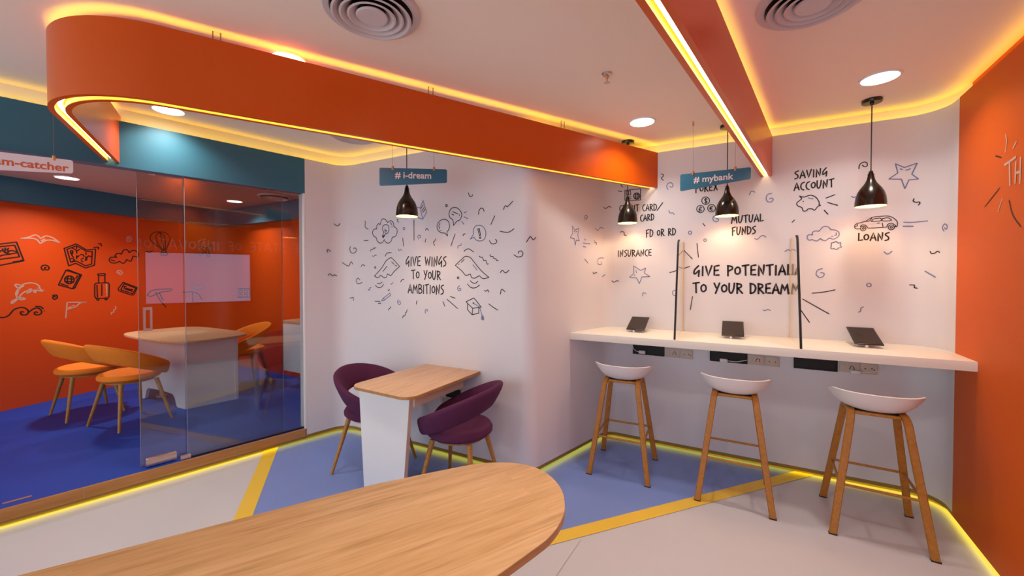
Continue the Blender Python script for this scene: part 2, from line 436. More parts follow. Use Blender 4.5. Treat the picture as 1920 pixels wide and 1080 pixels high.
# glass
def pane(name, s0, s1, off, z0, z1, mat='glass'):
    a, b = PA + PD * s0 - PN * off, PA + PD * s1 - PN * off
    poly = [(*a, z0), (*b, z0), (*b, z1), (*a, z1)]
    return plate(name, poly, (-PN.x, -PN.y, 0), 0.010, mat)
win = struct(pane('window_1', -0.842, -0.012, 0.035, STEP + 0.004, 2.243))
a = PA - PN * 0.03
def front_box(name, s0, s1, o0, o1, z0, z1, mat, parent):
    pts = [PA + PD * s0 - PN * o0, PA + PD * s1 - PN * o0, PA + PD * s1 - PN * o1, PA + PD * s0 - PN * o1]
    return prism(name, pts, z0, z1, mat, parent, bevel=0.0015)
front_box('glass_channel', -0.83, -0.012, 0.030, 0.052, STEP, STEP + 0.012, 'black_matt', win)
front_box('clamp', -0.885, -0.825, 0.028, 0.060, STEP, STEP + 0.03, 'steel', win)
door = struct(pane('door_1', -1.10, -0.165, 0.070, STEP + 0.008, 2.236))
front_box('floor_lock', -1.075, -0.905, 0.055, 0.098, STEP + 0.008, STEP + 0.065, 'steel', door)
lk = front_box('lock_cylinder', -1.06, -1.0, 0.048, 0.058, STEP + 0.022, STEP + 0.05, 'steel', door)
def frame_handle():
    bm = bmesh.new()
    def loop(s0, s1, z0, z1, off): return [bm.verts.new((*(PA + PD * s - PN * off), z)) for s, z in ((s0, z0), (s1, z0), (s1, z1), (s0, z1))]
    o0, i0 = loop(-1.078, -1.030, 1.105, 1.275, 0.048), loop(-1.066, -1.042, 1.123, 1.257, 0.048)
    o1, i1 = loop(-1.078, -1.030, 1.105, 1.275, 0.070), loop(-1.066, -1.042, 1.123, 1.257, 0.070)
    for k in range(4):
        j = (k + 1) % 4
        bm.faces.new((o0[k], o0[j], i0[j], i0[k])); bm.faces.new((o0[k], o1[k], o1[j], o0[j])); bm.faces.new((i0[k], i0[j], i1[j], i1[k])); bm.faces.new((o1[k], i1[k], i1[j], o1[j]))
    return from_bm('handle', bm, 'steel', door)
frame_handle()
for s in (-1.02, -0.30): front_box('roller', s - 0.018, s + 0.018, 0.060, 0.090, 2.228, 2.244, 'steel', door)
for s, nm in ((-1.1012, 'glass_edge'), (-0.1662, 'glass_edge')): front_box(nm, s - 0.0012, s + 0.0012, 0.0695, 0.0805, STEP + 0.008, 2.236, 'glass_edge', door)
front_box('glass_edge', -0.8444, -0.842, 0.0345, 0.0455, STEP + 0.004, 2.243, 'glass_edge', win)
fs0, fs1 = Vector((-3.865, 0.604)), Vector((-3.842, 0.716))
fp = prism('floor_plate', [fs0 + Vector((-.012, 0)), fs0 + Vector((.012, 0)), fs1 + Vector((.012, 0)), fs1 + Vector((-.012, 0))], STEP, STEP + 0.004, 'steel')
tag(fp, 'thin steel floor plate let into the blue floor at the glass door opening', 'floor plate')

# ------------------------------------------------------------------ suspended orange light channels
BZ0, BZ1, BW = 2.268, 2.572, 0.075
b1 = fillet([Vector((-0.572, 3.660)), Vector((-2.421, 0.418)), Vector((-2.421, 0.418)) + Vector((-0.9, 0.435)).normalized() * 1.503], [0.47], 28)
b1 = resample(b1, 0.3)
SEC = [(0, BZ0), (0, BZ1), (0.022, BZ1), (0.022, BZ1 - 0.045), (0.053, BZ1 - 0.045), (0.053, BZ1), (BW, BZ1), (BW, BZ0), (0.054, BZ0), (0.054, BZ0 + 0.03), (0.021, BZ0 + 0.03), (0.021, BZ0)]
def light_channel(name, path, side, label, rods, rise=0.0):
    t = thing(name, label, 'light', (*path[0], 0)); inv = Matrix.Translation((-path[0].x, -path[0].y, 0))
    s = side
    def sw(nm, sec, mat, closed=False):
        o = sweep(nm, path, [(s * a, z) for a, z in sec], mat, t, closed=closed, smooth=30); o.data.transform(inv); return o
    csg = sw('casing', SEC, 'orange', True)
    sw('channel_lining', [(0.0215, BZ0 + 0.001), (0.0215, BZ0 + 0.0295), (0.0535, BZ0 + 0.0295), (0.0535, BZ0 + 0.001)], 'glow_liner')
    sw('led_diffuser', [(0.0295, BZ0 + 0.024), (0.0455, BZ0 + 0.024)], 'slot_led')
    sw('uplight_strip', [(0.025, BZ1 - 0.040), (0.050, BZ1 - 0.040)], 'top_led')
    if rise:
        p0_ = path[0]
        for ob in list(t.children):
            for v in ob.data.vertices:
                if v.co.z > BZ1 - 0.05: v.co.z += rise * min(1.0, Vector((v.co.x, v.co.y)).length / 2.9)
    for q in rods:
        o = tube('hanging_rod', [(*q, BZ1 - 0.045), (*q, CEIL)], 0.003, 'wire', t, 8); o.data.transform(inv)
    return t
def at_col(p, d, X):
    """the place along a straight line that stands in picture column X"""
    lo, hi = 0.0, 4.0
    for _ in range(50):
        m = (lo + hi) / 2
        x = project((*(p + d * m), BZ1))[0]
        if (x > X) == (project((*p, BZ1))[0] > X): lo = m
        else: hi = m
    return p + d * lo
d1 = (Vector((-2.421, 0.418)) - Vector((-0.572, 3.660))).normalized(); n1 = Vector((-d1.y, d1.x))
c1 = Vector((-0.572, 3.660)) - n1 * BW / 2
side1 = -1
rods1 = []
for X in (1058, 812, 414):
    q = at_col(c1, d1, X); rods1 += [q, q + d1 * 0.03]
light_channel('suspended_light_channel', b1, side1, 'long orange lacquered light channel that loops round at its left end, hung below the ceiling', rods1, 0.026)
b2d = (Vector((-0.158, 1.194)) - Vector((0.265, 3.660))).normalized()
b2 = resample([Vector((0.265, 3.660)), Vector((0.265, 3.660)) + b2d * 4.6], 0.3)
n2 = Vector((-b2d.y, b2d.x)); c2 = Vector((0.265, 3.660)) - n2 * BW / 2
q = at_col(c2, b2d, 1407)
light_channel('suspended_light_channel', b2, -1, 'straight orange light channel with bright white slot running from camera to the back wall', [q, q + b2d * 0.03, q + b2d * 1.9])

# ------------------------------------------------------------------ ceiling fittings
def downlight(x, y, z, mat, label, group):
    t = thing('downlight', label, 'ceiling light', (x, y, z), 0, group)
    lathe('rim', [(0.098, 0.0), (0.096, -0.006), (0.086, -0.008), (0.085, 0.0)], 'panel', t)
    lathe('light_disc', [(0.0, -0.006), (0.085, -0.006)], mat, t)
    ld = bpy.data.lights.new('lamp', 'AREA'); ld.shape = 'DISK'; ld.size = 0.16; ld.spread = math.radians(128)
    ld.energy = P_DOWN if mat == 'lamp' else P_INNER; ld.color = (1.0, 0.88, 0.74)
    lo = bpy.data.objects.new('lamp', ld); COL.objects.link(lo); lo.parent = t; lo.location = (0, 0, -0.009)
    return t
G1 = 'round downlights in the main ceiling'
downlight(-0.60, 1.12, CEIL, 'lamp', 'added unseen downlight above the rounded end of the large table, outside the top edge', G1)  # unseen downlight, added to brighten the table and floor
downlight(0.74, 1.12, CEIL, 'lamp', 'added unseen downlight beyond the top right corner, nearer than the diffuser', G1)  # second added downlight out of view, lifts floor and ceiling brightness
downlight(0.742, 3.066, CEIL, 'lamp', 'round lit downlight in the ceiling beside the black canopy of the rightmost pendant', G1)
downlight(-0.594, 3.084, CEIL, 'lamp', 'round lit downlight between the orange light channels, above the back counter', G1)
downlight(-3.42, 1.282, CEIL, 'lamp', 'round lit downlight inside the orange loop, shining on the teal bulkhead', G1)
downlight(-2.075, 1.30, CEIL, 'lamp', 'round lit downlight half hidden behind the top edge of the looped orange channel', G1)
downlight(-5.982, 1.391, INC, 'lamp_inner', 'round lit downlight in the orange room, just right of the dream-catcher sign', 'round downlights in the orange room')
downlight(-5.876, 2.913, INC, 'lamp_inner', 'round lit downlight in the orange room seen through the glass front', 'round downlights in the orange room')

def vent(x, y, z, label, r=0.205):
    t = thing('air_diffuser', label, 'air vent', (x, y, z), 0, 'round ceiling air diffusers')
    k = r / 0.205
    lathe('flange', [(0.205 * k, 0), (0.203 * k, -0.010), (0.196 * k, -0.016), (0.172 * k, -0.016), (0.168 * k, -0.004)], 'vent', t, 56)
    lathe('dark_opening', [(0, -0.0015), (0.185 * k, -0.0015)], 'black_matt', t, 56)
    for ro, ri in ((0.165, 0.126), (0.133, 0.094), (0.101, 0.060)):
        lathe('ring', [(ro * k, -0.034), ((ro - 0.004) * k, -0.032), (ri * k, -0.006), ((ri - 0.003) * k, -0.006), ((ro - 0.008) * k, -0.037), (ro * k, -0.034)], 'vent', t, 56)
    lathe('centre_disc', [(0, -0.036), (0.060 * k, -0.036), (0.066 * k, -0.030), (0.058 * k, -0.022), (0.03 * k, -0.004)], 'vent', t, 56)
    return t
vent(-1.37, 1.232, CEIL, 'round grey ceiling diffuser with nested rings, near top centre left of the straight channel')
vent(0.285, 2.06, CEIL, 'round grey ceiling diffuser right of the straight orange channel, cut by the top edge')
vent(-2.68, 2.22, CEIL, 'round grey ceiling diffuser partly hidden under the looped orange channel')
vent(-5.079, 2.983, INC, 'round diffuser in the ceiling of the orange room behind the glass', 0.19)

sp_t = thing('sprinkler', 'small brass fire sprinkler head on the ceiling left of the straight light channel', 'sprinkler', (-0.63, 2.26, CEIL))
lathe('rose', [(0, -0.012), (0.018, -0.012), (0.024, -0.008), (0.030, 0)], 'steel', sp_t, 24)
lathe('stem', [(0.008, -0.01), (0.008, -0.025), (0.004, -0.035), (0.004, -0.05)], 'brass', sp_t, 16)
lathe('deflector', [(0, -0.05), (0.016, -0.05), (0.016, -0.053), (0, -0.053)], 'steel', sp_t, 20)

# ------------------------------------------------------------------ pendants
SHADE = [(0.0815, 0.0), (0.0805, 0.03), (0.0765, 0.062), (0.068, 0.092), (0.056, 0.116), (0.042, 0.136), (0.030, 0.154), (0.0215, 0.174), (0.017, 0.196), (0.0155, 0.206), (0.0, 0.206)]
def pendant(x, y, zb, label, group):
    t = thing('pendant_lamp', label, 'lamp', (x, y, zb), 0, group)
    lathe('shade', SHADE, 'black', t, 48)
    lathe('shade_lining', [(r - 0.0025, z + (0.0005 if i == 0 else -0.002)) for i, (r, z) in enumerate(SHADE[:8])] + [(0.018, 0.165), (0, 0.165)], 'shade_lining', t, 48)
    lathe('socket', [(0.0165, 0.200), (0.0165, 0.212), (0.012, 0.214), (0.012, 0.226), (0.006, 0.232), (0.004, 0.24), (0, 0.24)], 'black', t, 24)
    lathe('bulb', [(0, 0.045), (0.014, 0.050), (0.022, 0.064), (0.022, 0.078), (0.014, 0.095), (0.012, 0.12)], 'bulb', t, 20)
    tube('cord', [(0, 0, 0.235), (0, 0, CEIL - zb - 0.02)], 0.0032, 'black_matt', t, 8)
    lathe('canopy', [(0, CEIL - zb - 0.034), (0.010, CEIL - zb - 0.034), (0.012, CEIL - zb - 0.022), (0.050, CEIL - zb - 0.022), (0.053, CEIL - zb - 0.018), (0.053, CEIL - zb)], 'black', t, 40)
    return t
GP = 'black bell-shaped pendant lamps'
pendant(0.792, 3.428, 1.956, 'black bell pendant lamp above the car drawing, rightmost of those over the counter', GP)
pendant(-0.036, 3.476, 1.960, 'black bell pendant lamp hanging behind the teal mybank sign', GP)
pendant(-0.786, 3.474, 1.952, 'black bell pendant lamp under the right end of the looped channel, before card lettering', GP)
pendant(-2.145, 2.252, 1.948, 'black bell pendant lamp hanging behind the teal i-dream sign over the small table', GP)

# ------------------------------------------------------------------ hanging signs
def text_mesh(body, size, align='CENTER', extrude=0.0006):
    cu = bpy.data.curves.new('lettering', 'FONT'); cu.body = body; cu.size = size; cu.extrude = extrude; cu.align_x = align; cu.offset = size * 0.018
    o = bpy.data.objects.new('lettering', cu); COL.objects.link(o)
    dg = bpy.context.evaluated_depsgraph_get(); dg.update()
    me = bpy.data.meshes.new_from_object(o.evaluated_get(dg)); bpy.data.objects.remove(o); bpy.data.curves.remove(cu)
    return me
def on_level(x, y, z):
    r = ray(x, y); t = (z - EYE) / r.z; return Vector((0, 0, EYE)) + r * t
def hanging_sign(a, b, hl, hr, ztop, label, body, size, board, ink, clips, tx, tz, ctop=CEIL, align='CENTER'):
    a, b = Vector(a[:2]), Vector(b[:2]); d = (b - a); L = d.length; rz = math.atan2(d.y, d.x)
    t = thing('hanging_sign', label, 'sign', (*a, ztop), rz, 'hanging hashtag signs')
    r = 0.012; pts = []
    # wedge board in local x-z, rounded corners
    cs = [(0, -hl), (L, -hr), (L, 0), (0, 0)]
    for i, c in enumerate(cs):
        c = Vector(c); p = Vector(cs[i - 1]); n = Vector(cs[(i + 1) % 4]); u = (p - c).normalized(); v = (n - c).normalized()
        for k in range(5):
            s = k / 4; pts.append(c + u * r * (1 - s) ** 2 + v * r * s ** 2)
    plate('board', [(p.x, -0.004, p.y) for p in pts], (0, 1, 0), 0.008, board, t)
    me = text_mesh(body, size, align); me.transform(Matrix.Translation((tx * L, -0.0046, tz)) @ Matrix.Rotation(math.pi / 2, 4, 'X'))
    link('lettering', me, ink, t)
    for c in clips:
        lathe('clip', [(0, -0.014), (0.0085, -0.014), (0.0085, 0.014), (0, 0.014)], 'brass', t, 16, loc=(c * L, 0, 0), smooth=30)
        tube('wire', [(c * L, 0, 0.012), (c * L, 0, ctop - ztop)], 0.0011, 'wire', t, 6)
        lathe('ceiling_anchor', [(0.0, -0.03), (0.006, -0.03), (0.006, 0), (0, 0)], 'brass', t, 12, loc=(c * L, 0, ctop - ztop))
    return t
ZS = 2.267
pl = [on_level(*p, ZS) for p in ((711.5, 314.5), (838, 317.8))]
hanging_sign(pl[0], pl[1], 0.128, 0.096, ZS, 'teal wedge-shaped board reading # i-dream, hung before the pale drawing wall', '# i-dream', 0.064, 'teal_board', 'sign_text', (0.195, 0.805), 0.50, -0.070)
pl = [on_level(*p, ZS) for p in ((1275.5, 327.5), (1408, 313.6))]
hanging_sign(pl[0], pl[1], 0.126, 0.082, ZS, 'teal wedge-shaped board reading # mybank, hung before the counter wall', '# mybank', 0.064, 'teal_board', 'sign_text', (0.19, 0.79), 0.48, -0.072)
ZD = 2.19; pr = on_level(137, 301, ZD); pm = on_level(0, 285, ZD); dv = (pm - pr).normalized(); p0 = pr + dv * 0.72
hanging_sign(p0, pr, 0.136, 0.078, ZD, 'white wedge-shaped board with orange lettering ending in am-catcher, cut by the left edge', '# dream-catcher', 0.062, 'sign_white', 'orange_text', (0.30, 0.893), 0.972, -0.070, align='RIGHT')

# ------------------------------------------------------------------ counter along the back wall
path_c = [p for p in room if p.y >= 3.1 and p.x > -1.3]
lft = Vector((-1.292, 2.632)) + ret_d * ((3.098 - 2.632) / ret_d.y); rgt = Vector((1.205, 3.662)) + rw_d * ((3.112 - 3.662) / rw_d.y)
ins = [lft] + path_c + [rgt]
cpoly = [p - (nrm_of.get(tuple(p), Vector((0, 0)))) * 0.001 for p in ins]
ct = thing('wall_counter', 'long white wall-hung counter running beneath the lettering along the back wall', 'counter', (0, 3.4, 0.978))
o = prism('worktop', cpoly, 0.978, 1.033, 'counter', ct, bevel=0.002); o.data.transform(Matrix.Translation((0, -3.4, -0.978)))
for x in (-0.55, 0.18, 0.85):
    bm = bmesh.new(); add_box(bm, (x - 0.02, 0.04, -0.05), (x + 0.02, 0.255, 0.0)); from_bm('bracket', bm, 'panel', ct)

def divider(X, label, ytop):
    t = thing('counter_divider', label, 'divider', (X, 3.66, 1.033), 0, 'glass dividers on the counter')
    yb = 3.122 - 3.66; yt = ytop - 3.66; zt = 0.742; r = 0.045
    a, c = Vector((yb, 0)), Vector((yt, zt)); u = (a - c).normalized(); v = Vector((1, 0.03)).normalized()
    arc = [c + u * r * (1 - s) ** 2 + v * r * s ** 2 for s in (0, .25, .5, .75, 1)]
    backz = zt + v.y / v.x * (0 - yt)
    out = [a] + arc + [Vector((-0.002, backz)), Vector((-0.002, 0.0))]
    plate('glass_pane', [(-0.004, p.x, p.y + 0.001) for p in out], (1, 0, 0), 0.008, 'divider_glass', t)
    ed = [a] + arc
    bm = bmesh.new()
    rings = []
    for i, p in enumerate(ed):
        d = (ed[min(i + 1, len(ed) - 1)] - ed[max(i - 1, 0)]).normalized(); n = Vector((-d.y, d.x))
        rings.append([bm.verts.new((x, (p + n * w).x, (p + n * w).y + 0.001)) for x, w in ((-0.0065, -0.004), (0.0065, -0.004), (0.0065, 0.007), (-0.0065, 0.007))])
    for r0, r1 in zip(rings, rings[1:]):
        for k in range(4): bm.faces.new((r0[k], r0[(k + 1) % 4], r1[(k + 1) % 4], r1[k]))
    bm.faces.new(rings[0][::-1]); bm.faces.new(rings[-1]); from_bm('edge_profile', bm, 'black_matt', t)
    bm = bmesh.new(); add_box(bm, (-0.006, -0.007, 0.001), (0.006, 0.0, backz)); from_bm('wall_channel', bm, 'cream', t)
    return t
divider(-0.363, 'clear glass divider with black front edge on the counter, left of GIVE POTENTIAL lettering', 3.315)
divider(0.392, 'clear glass divider with black front edge on the counter, right of GIVE POTENTIAL lettering', 3.345)

def tablet(x, label):
    t = thing('tablet', label, 'tablet', (x, 3.372, 1.033), 0, 'tablets on the counter')
    ti = math.radians(20); c, s = math.cos(ti), math.sin(ti)
    bm = bmesh.new(); add_box(bm, (-0.074, 0, 0), (0.074, 0.248, 0.008), 0.003)
    bmesh.ops.transform(bm, matrix=Matrix.Translation((0, 0, 0.018)) @ Matrix.Rotation(ti, 4, 'X'), verts=bm.verts[:])
    auto_smooth(from_bm('body', bm, 'black', t), 50)
    bm = bmesh.new(); add_box(bm, (-0.067, 0.012, 0.0082), (0.067, 0.236, 0.0088))
    bmesh.ops.transform(bm, matrix=Matrix.Translation((0, 0, 0.018)) @ Matrix.Rotation(ti, 4, 'X'), verts=bm.verts[:])
    from_bm('screen', bm, 'tablet', t)
    lathe('stand_foot', [(0, 0), (0.062, 0), (0.062, 0.004), (0.055, 0.006), (0, 0.006)], 'plastic', t, 32, loc=(0, 0.13, 0.0005))
    tube('stand_post', [(0, 0.13, 0.005), (0, 0.13, 0.06)], 0.014, 'plastic', t, 16)
    lathe('support_ball', [(0, 0), (0.007, 0.003), (0.0095, 0.0095), (0.007, 0.016), (0, 0.019)], 'plastic', t, 16, loc=(-0.012, 0.004, 0.0005))
    return t
tablet(-0.696, 'black tablet on a white stand at the counter, left of both glass dividers')
tablet(0.010, 'black tablet on a white stand between the two glass dividers')
tb = tablet(0.784, 'black tablet with a small dark mark, right of both glass dividers')
o = bpy.data.meshes.new('dark_mark'); cz = [(-0.045, 0.155), (-0.024, 0.155), (-0.024, 0.120), (-0.004, 0.120), (-0.004, 0.108), (-0.036, 0.108), (-0.036, 0.142), (-0.045, 0.142)]
me_ = from_py('dark_mark', [(x, y, 0.0092) for x, y in cz], [tuple(range(8))], 'black_matt', tb); me_.data.transform(Matrix.Translation((0, 0, 0.018)) @ Matrix.Rotation(math.radians(20), 4, 'X'))

# sockets and cable boxes under the counter
YB = 3.661
def cable_box(x0, x1, z0, z1, label, y=YB, cable=None):
    t = thing('cable_box', label, 'cable box', ((x0 + x1) / 2, y, z0), 0, 'black cable boxes on the walls'); hw = (x1 - x0) / 2; h = z1 - z0
    bm = bmesh.new(); v = []
    for yy, k in ((0, 0), (-0.012, 0), (-0.012, 0.006), (-0.004, 0.006)):
        v.append([bm.verts.new(p) for p in ((-hw + k, yy, k), (hw - k, yy, k), (hw - k, yy, h - k), (-hw + k, yy, h - k))])
    for a_, b_ in zip(v, v[1:]):
        for k in range(4): bm.faces.new((a_[k], a_[(k + 1) % 4], b_[(k + 1) % 4], b_[k]))
    bm.faces.new(v[-1]); from_bm('frame', bm, 'black_matt', t); return t
GB = 'cable boxes'
cable_box(-0.773, -0.506, 0.802, 0.883, 'black cable box under the left end of the counter with a white charger in it')
cable_box(-0.153, 0.113, 0.802, 0.883, 'black cable box under the middle of the counter with a looped white cable')
cable_box(0.415, 0.676, 0.806, 0.885, 'black empty cable box under the counter above the rightmost stool')
yi = lambda x: 2.595 + (2.632 - 2.595) * (x - cornerB.x) / (-1.292 - cornerB.x)
cable_box(-2.062, -1.921, 0.503, 0.572, 'black cable box on the pale wall under the small table', y=yi(-1.99) - 0.0005)

def socket(x, z, w_, label, holes, y=YB, switch=True):
    t = thing('wall_socket', label, 'socket', (x, y, z), 0, 'wall sockets')
    bm = bmesh.new(); add_box(bm, (-w_ / 2, -0.009, -0.037), (w_ / 2, 0, 0.037), 0.002); auto_smooth(from_bm('plate', bm, 'socket', t), 50)
    if switch:
        bm = bmesh.new(); add_box(bm, (-w_ / 2 + 0.010, -0.013, -0.020), (-w_ / 2 + 0.032, -0.008, 0.020), 0.0015); auto_smooth(from_bm('switch', bm, 'socket', t), 50)
    for hx, hz in holes:
        o = lathe('pin_hole', [(0, 0.0005), (0.0042, 0.0005)], 'black_matt', t, 12); o.data.transform(Matrix.Translation((hx, -0.0088, hz)) @ Matrix.Rotation(math.pi / 2, 4, 'X'))
    return t
P3 = [(0.012, 0.012), (0.000, -0.008), (0.024, -0.008), (0.004, 0.004), (0.022, 0.004)]
P2 = [(-0.022, 0.0), (0.014, 0.004), (0.026, -0.004)]
socket(-0.437, 0.838, 0.112, 'cream switched socket right of the leftmost cable box under the counter', P3)
socket(-0.326, 0.836, 0.088, 'cream socket nearest the left glass divider, second of the left pair', P2, switch=False)
socket(0.172, 0.841, 0.110, 'cream switched socket right of the middle cable box under the counter', P3)
socket(0.280, 0.838, 0.090, 'blank cream socket, outer one of the pair beside the middle cable box', [(-0.02, 0.0), (0.02, 0.0)], switch=False)
so3 = socket(0.744, 0.846, 0.112, 'cream socket with a white plug in it above the rightmost stool', P3)
socket(0.851, 0.846, 0.090, 'cream socket farthest right under the counter', P2, switch=False)
socket(-2.05, 0.448, 0.11, 'cream socket on the pale wall under the small table', P3, y=yi(-2.05) - 0.0005)
def charger(x, z, pts, label):
    t = thing('charger_cable', label, 'charger', (x, YB - 0.014, z), 0, 'white chargers')
    bm = bmesh.new(); add_box(bm, (-0.028, -0.028, -0.014), (0.028, 0.001, 0.014), 0.005); auto_smooth(from_bm('adapter', bm, 'plastic', t), 50)
    tube('cable', pts, 0.0028, 'plastic', t, 8)
    return t
def cr(pts, n=8):
    P = [Vector(p) for p in pts]; P = [P[0] * 2 - P[1]] + P + [P[-1] * 2 - P[-2]]; out = []
    for i in range(1, len(P) - 2):
        a, b, c, d = P[i - 1:i + 3]
        for k in range(n):
            t = k / n; out.append(0.5 * ((2 * b) + (c - a) * t + (2 * a - 5 * b + 4 * c - d) * t * t + (3 * b - a - 3 * c + d) * t ** 3))
    out.append(P[-2]); return out
charger(-0.69, 0.826, cr([(-0.028, -0.012, 0.0), (-0.055, -0.012, 0.008), (-0.075, -0.012, 0.028), (-0.082, -0.012, 0.05)]), 'white charger with cable in the black box under the left end of the counter')
charger(-0.052, 0.818, cr([(0.028, -0.012, 0.0), (0.09, -0.012, -0.002), (0.14, -0.012, 0.012), (0.162, -0.012, 0.018)]) + [], 'white charger with looped cable in the middle black box under the counter')
charger(0.772, 0.818, cr([(0.028, -0.006, 0.0), (0.05, -0.008, 0.006), (0.09, -0.008, 0.012), (0.13, -0.004, 0.03), (0.145, -0.002, 0.06)]), 'white plug and cable in the socket above the rightmost stool')

# ------------------------------------------------------------------ bar stools
def make_stool(loc, rz, label):
    t = thing('bar_stool', label, 'stool', loc, rz, 'white bar stools at the counter')
    # shell: low at +y (towards the counter), raised round the back and sides
    NT, NR = 56, 10; RX, RY = 0.218, 0.185
    def pt(rho, th, off):
        c, s = math.cos(th), math.sin(th)
        e = 2.25; rr = 1 / ((abs(c) ** e + abs(s) ** e) ** (1 / e))
        back = 0.5 - 0.5 * s                                     # 1 at the back, 0 at the front
        H = 0.028 + 0.088 * min(1.0, back * 1.45)
        k = rho + off * 0.0
        x = RX * rr * c * (0.80 * k + 0.20 * k ** 0.5 if k > 0 else 0); y = RY * rr * s * k
        z = 0.708 + H * rho ** 3.8 - 0.008 * (1 - rho ** 2)
        return Vector((x, y, z))
    vs, fs = [], []
    def layer(inset):
        base = len(vs); vs.append(pt(0, 0, 0) + Vector((0, 0, inset)))
        for i in range(1, NR + 1):
            for j in range(NT):
                p = pt(i / NR, 2 * math.pi * j / NT, 0)
                q = Vector((p.x, p.y, 0)); l = q.length
                f = 1 - (inset * 0.9 * (i / NR) ** 3) / max(l, 1e-4)
                vs.append(Vector((p.x * f, p.y * f, p.z + inset * (1 - 0.75 * (i / NR) ** 3))))
        for j in range(NT): fs.append((base, base + 1 + j, base + 1 + (j + 1) % NT))
        for i in range(NR - 1):
            for j in range(NT):
                a_ = base + 1 + i * NT + j; b_ = base + 1 + i * NT + (j + 1) % NT; fs.append((a_, a_ + NT, b_ + NT, b_))
        return base + 1 + (NR - 1) * NT
    r0 = layer(0.0); r1 = layer(0.010)
    for j in range(NT): fs.append((r0 + j, r0 + (j + 1) % NT, r1 + (j + 1) % NT, r1 + j))
    o = from_py('seat', vs, fs, 'plastic', t)
    bm = bmesh.new(); bm.from_mesh(o.data); bmesh.ops.recalc_face_normals(bm, faces=bm.faces[:]); bm.to_mesh(o.data); bm.free(); auto_smooth(o, 60)
    # bent-ply legs
    for sx in (-1, 1):
        for sy in (-1, 1):
            path = cr([(sx * 0.212, sy * 0.232, 0.004), (sx * 0.172, sy * 0.182, 0.30), (sx * 0.132, sy * 0.134, 0.60), (sx * 0.124, sy * 0.121, 0.665), (sx * 0.119, sy * 0.092, 0.694), (sx * 0.117, sy * 0.045, 0.699), (sx * 0.117, 0.0, 0.699)], 5)
            bm = bmesh.new(); rings = []
            for i, p in enumerate(path):
                d = (path[min(i + 1, len(path) - 1)] - path[max(i - 1, 0)]).normalized(); u = Vector((1, 0, 0)); u = (u - d * u.dot(d)).normalized(); v = d.cross(u).normalized()
                a_, b_ = 0.0185, 0.0115
                rings.append([bm.verts.new(p + u * (a_ * x) + v * (b_ * y)) for x, y in ((-1, -.6), (-.8, -1), (.8, -1), (1, -.6), (1, .6), (.8, 1), (-.8, 1), (-1, .6))])
            for ra, rb in zip(rings, rings[1:]):
                for k in range(8): bm.faces.new((ra[k], ra[(k + 1) % 8], rb[(k + 1) % 8], rb[k]))
            bm.faces.new(rings[0][::-1]); bm.faces.new(rings[-1])
            lg = auto_smooth(from_bm('leg', bm, 'stool_wood', t), 40)
            f = path[0]; bm = bmesh.new(); add_box(bm, (f.x - 0.020, f.y - 0.013, 0), (f.x + 0.020, f.y + 0.013, 0.008), 0.001); from_bm('foot_pad', bm, 'black_matt', lg)
    for y in (-0.075, 0.075):
        bm = bmesh.new(); add_box(bm, (-0.112, y - 0.016, 0.682), (0.112, y + 0.016, 0.700), 0.003); auto_smooth(from_bm('seat_rail', bm, 'stool_wood', t), 50)
    bm = bmesh.new(); add_box(bm, (-0.10, -0.07, 0.695), (0.10, 0.07, 0.704)); from_bm('mounting_plate', bm, 'black_matt', t)
    z = 0.285; k = z / 0.60; fx = 0.212 + (0.132 - 0.212) * k; fy = 0.232 + (0.134 - 0.232) * k
    for sy in (-1, 1): tube('footrest_rod', [(-fx, sy * fy, z), (fx, sy * fy, z)], 0.0075, 'stool_wood', t, 10)
    for sx in (-1, 1): tube('footrest_rod', [(sx * fx, -fy, z), (sx * fx, fy, z)], 0.0075, 'stool_wood', t, 10)
    return t
st = make_stool((-0.735, 3.148, 0), 0.05, 'white-seated bar stool nearest the inner corner, standing wholly on the blue floor')
dup(st, (0.022, 3.140, 0), 0.0, 'white-seated bar stool with legs straddling the yellow floor border')
dup(st, (0.752, 3.128, 0), -0.06, 'white-seated bar stool nearest the orange wall, on the beige floor')

